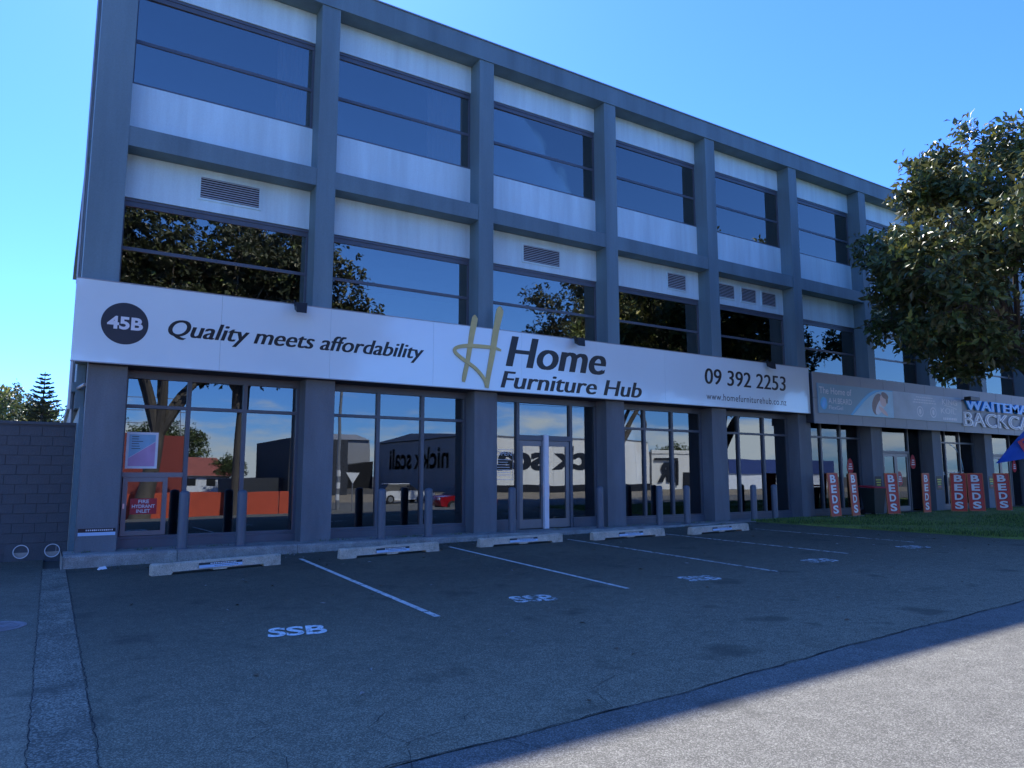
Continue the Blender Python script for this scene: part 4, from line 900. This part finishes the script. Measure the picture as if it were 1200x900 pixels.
for i in range(9): sc_.tube([(-7.5 + 1.95 * i, -26, 4.5), (-7.5 + 1.95 * i, -26, 7.6)], .03, 5)
for z in (5.4, 6.4, 7.4): sc_.tube([(-8, -26, z), (8.6, -26, z)], .03, 5)
bpart(rb, 'scaffold', sc_, 'galv')
ob = thing('orange_barrier', 'long low orange site barrier mirrored in the first bay windows', 'barrier', (6, -9.6, -.8))
for i in range(7): bpart(ob, 'barrier_panel', MB().chbox(-4 + 2.6 * i, -4 + 2.6 * i + 2.55, -9.75, -9.6, -.72, .62, .01), 'barrier')
hs_ = thing('cottage', 'small white cottage with red roof mirrored between the tree trunks', 'building', (17, -68, -.8))
bpart(hs_, 'wall', MB().box(12.5, 19.5, -74, -66, -.9, 1.6), 'white'); bpart(hs_, 'roof', MB().loft([[(12, -75, 1.61), (12, -65.5, 1.61), (13.5, -70, 4.0)], [(20, -75, 1.61), (20, -65.5, 1.61), (18.5, -70, 4.0)]]), 'rooftile')
bpart(hs_, 'window', MB().box(14, 15.2, -66.05, -65.95, .2, 1.2).box(16.6, 17.8, -66.05, -65.95, .2, 1.2), 'black')
dk = thing('dark_building', 'tall dark building mirrored at the right of the first bay', 'building', (22, -48, -.8))
bpart(dk, 'wall', MB().box(21.6, 28, -58, -44, -.9, 5.6).box(16.5, 21.59, -57, -46, -.9, 1.3), surf('dark_cladding', (.03, .035, .045), .7, .15))
bh = thing('blue_hoarding', 'blue hoarding and white shop mirrored in the last bay', 'hoarding', (100, -50, -.8))
bpart(bh, 'panel', MB().box(97, 125, -50.2, -50, 1.8, 4.3), 'bluefence'); bpart(bh, 'lower_wall', MB().box(97, 125, -50.4, -50.21, -.9, 1.79), 'white')
for i, (x, y, s_, lab) in enumerate(((14, -80, 1.15, 'dark round tree mirrored above the cottage'), (19, -62, .55, 'low tree mirrored beside the dark building'), (96, -62, .9, 'dark tree mirrored left of the blue hoarding'), (84, -78, 1.0, 'tree mirrored behind the showroom'))):
    c = copy_tree(t0); c.location = (x, y, -.8); c.scale = (s_, s_, s_); c['label'] = lab; c['group'] = 'far trees mirrored in the glass'
def car(loc, rot, paint, label):
    t = thing('parked_car', label, 'car', loc, rot, 'parked cars mirrored in the glass')
    low = [(-2.05, .30), (-2.1, .62), (-1.98, .86), (-1.0, .98), (1.3, .98), (2.0, .92), (2.1, .6), (2.05, .30), (1.65, .26), (-1.65, .26)]
    rings = []
    for y, s_ in ((-.86, .95), (-.88, .985), (-.80, 1), (.80, 1), (.88, .985), (.86, .95)): rings.append([(x * s_, y, .6 + (z - .6) * s_) for x, z in low])
    part('body', MB().loft(rings), M[paint], t, True, world=False)
    part('cabin', MB().loft([[(-1.15, -.80, .97), (1.85, -.80, .97), (1.85, .80, .97), (-1.15, .80, .97)], [(-.35, -.62, 1.48), (1.35, -.62, 1.48), (1.35, .62, 1.48), (-.35, .62, 1.48)]]), M['black'], t, world=False)
    part('roof', MB().chbox(-.42, 1.42, -.65, .65, 1.475, 1.53, .02), M[paint], t, world=False)
    for sx in (-1.3, 1.3):
        for sy in (-1, 1):
            wl = part('wheel', MB().loft([[(sx + .33 * math.cos(q), sy * .80 + o_, .33 + .33 * math.sin(q)) for q in [i * math.pi / 10 for i in range(20)]] for o_ in (-.10, .10)]), M['tyre'], t, world=False)
            part('rim', MB().loft([[(sx + .2 * math.cos(q), sy * .905 + o_, .33 + .2 * math.sin(q)) for q in [i * math.pi / 8 for i in range(16)]] for o_ in (-.01, .01)]), M['steel'], wl)
    for sy in (-1, 1): part('headlight', MB().chbox(-2.09, -1.95, sy * .62 - .16, sy * .62 + .16, .66, .80, .02), M['white'], t, world=False)
car((22.6, -7.6, gz(22.6, -7.6)), 0, 'carred', 'red hatchback parked across the road, mirrored in the second bay')
car((24.2, -20, gz(24.2, -20)), R(180), 'carwhite', 'white hatchback across the road, mirrored in the second bay')
for i, (x, y) in enumerate(((-20, -13), (16.4, -13.4), (52, -13), (88, -13))):
    t = thing('power_pole', ['timber power pole left of the street trees', 'striped power pole mirrored in the second bay', 'power pole mirrored beyond the entrance', 'far power pole mirrored in the last bays'][i], 'pole', (x, y, gz(x, y)), 0, 'power poles across the road')
    part('pole', MB().tube([(0, 0, 0), (0, 0, 9.2)], [.13, .09], 10), M['galv'], t, True, world=False); part('crossarm', MB().box(-.06, .06, -1.0, 1.0, 8.7, 8.82), M['bark'], t, world=False)
    if i == 1:
        for j in range(3): part('stripe', MB().lathe([(.135, .6 + .8 * j), (.133, 1.0 + .8 * j)], 10), M['white'], t, world=False)
xs = [-20, 16.4, 52, 88]
for k, dy in enumerate((-.9, 0, .9)):
    wr = MB()
    for a, b in zip(xs, xs[1:]): wr.tube([(a + (b - a) * i / 12, -13.1 + dy, 8.1 - .9 * math.sin(math.pi * i / 12)) for i in range(13)], .014, 4)
    put('power_line', wr.mesh('power_line', M['black']), label=['front', 'middle', 'rear'][k] + ' one of three power lines strung between the poles, mirrored in the glass', cat='power line', group='power lines across the road')
gw = thing('give_way_sign', 'white triangular road sign on a thin post, mirrored in the second bay', 'road sign', (15.6, -8.6, gz(15.6, -8.6)))
part('post', MB().tube([(0, 0, 0), (0, 0, 2.5)], .03, 8), M['galv'], gw, world=False); part('face', MB().prism([(-.42, 2.45), (.42, 2.45), (0, 1.75)], .035, .05), M['white'], gw, world=False)
lp = thing('street_lamp', 'curved arm street lamp mirrored above the entrance doors', 'street lamp', (46, -16, gz(46, -16)))
part('pole', MB().tube([(0, 0, 0), (0, 0, 7), (-.3, 0, 7.7), (-1.0, 0, 8.1), (-1.8, 0, 8.25)], [.09, .07, .06, .05, .045], 8), M['galv'], lp, True, world=False); part('lamp_head', MB().chbox(-2.5, -1.7, -.14, .14, 8.18, 8.32, .03), M['galv'], lp, world=False)

sc.render.engine = 'CYCLES'
sc.cycles.max_bounces = 8; sc.cycles.transparent_max_bounces = 16; sc.cycles.glossy_bounces = 5; sc.cycles.diffuse_bounces = 4
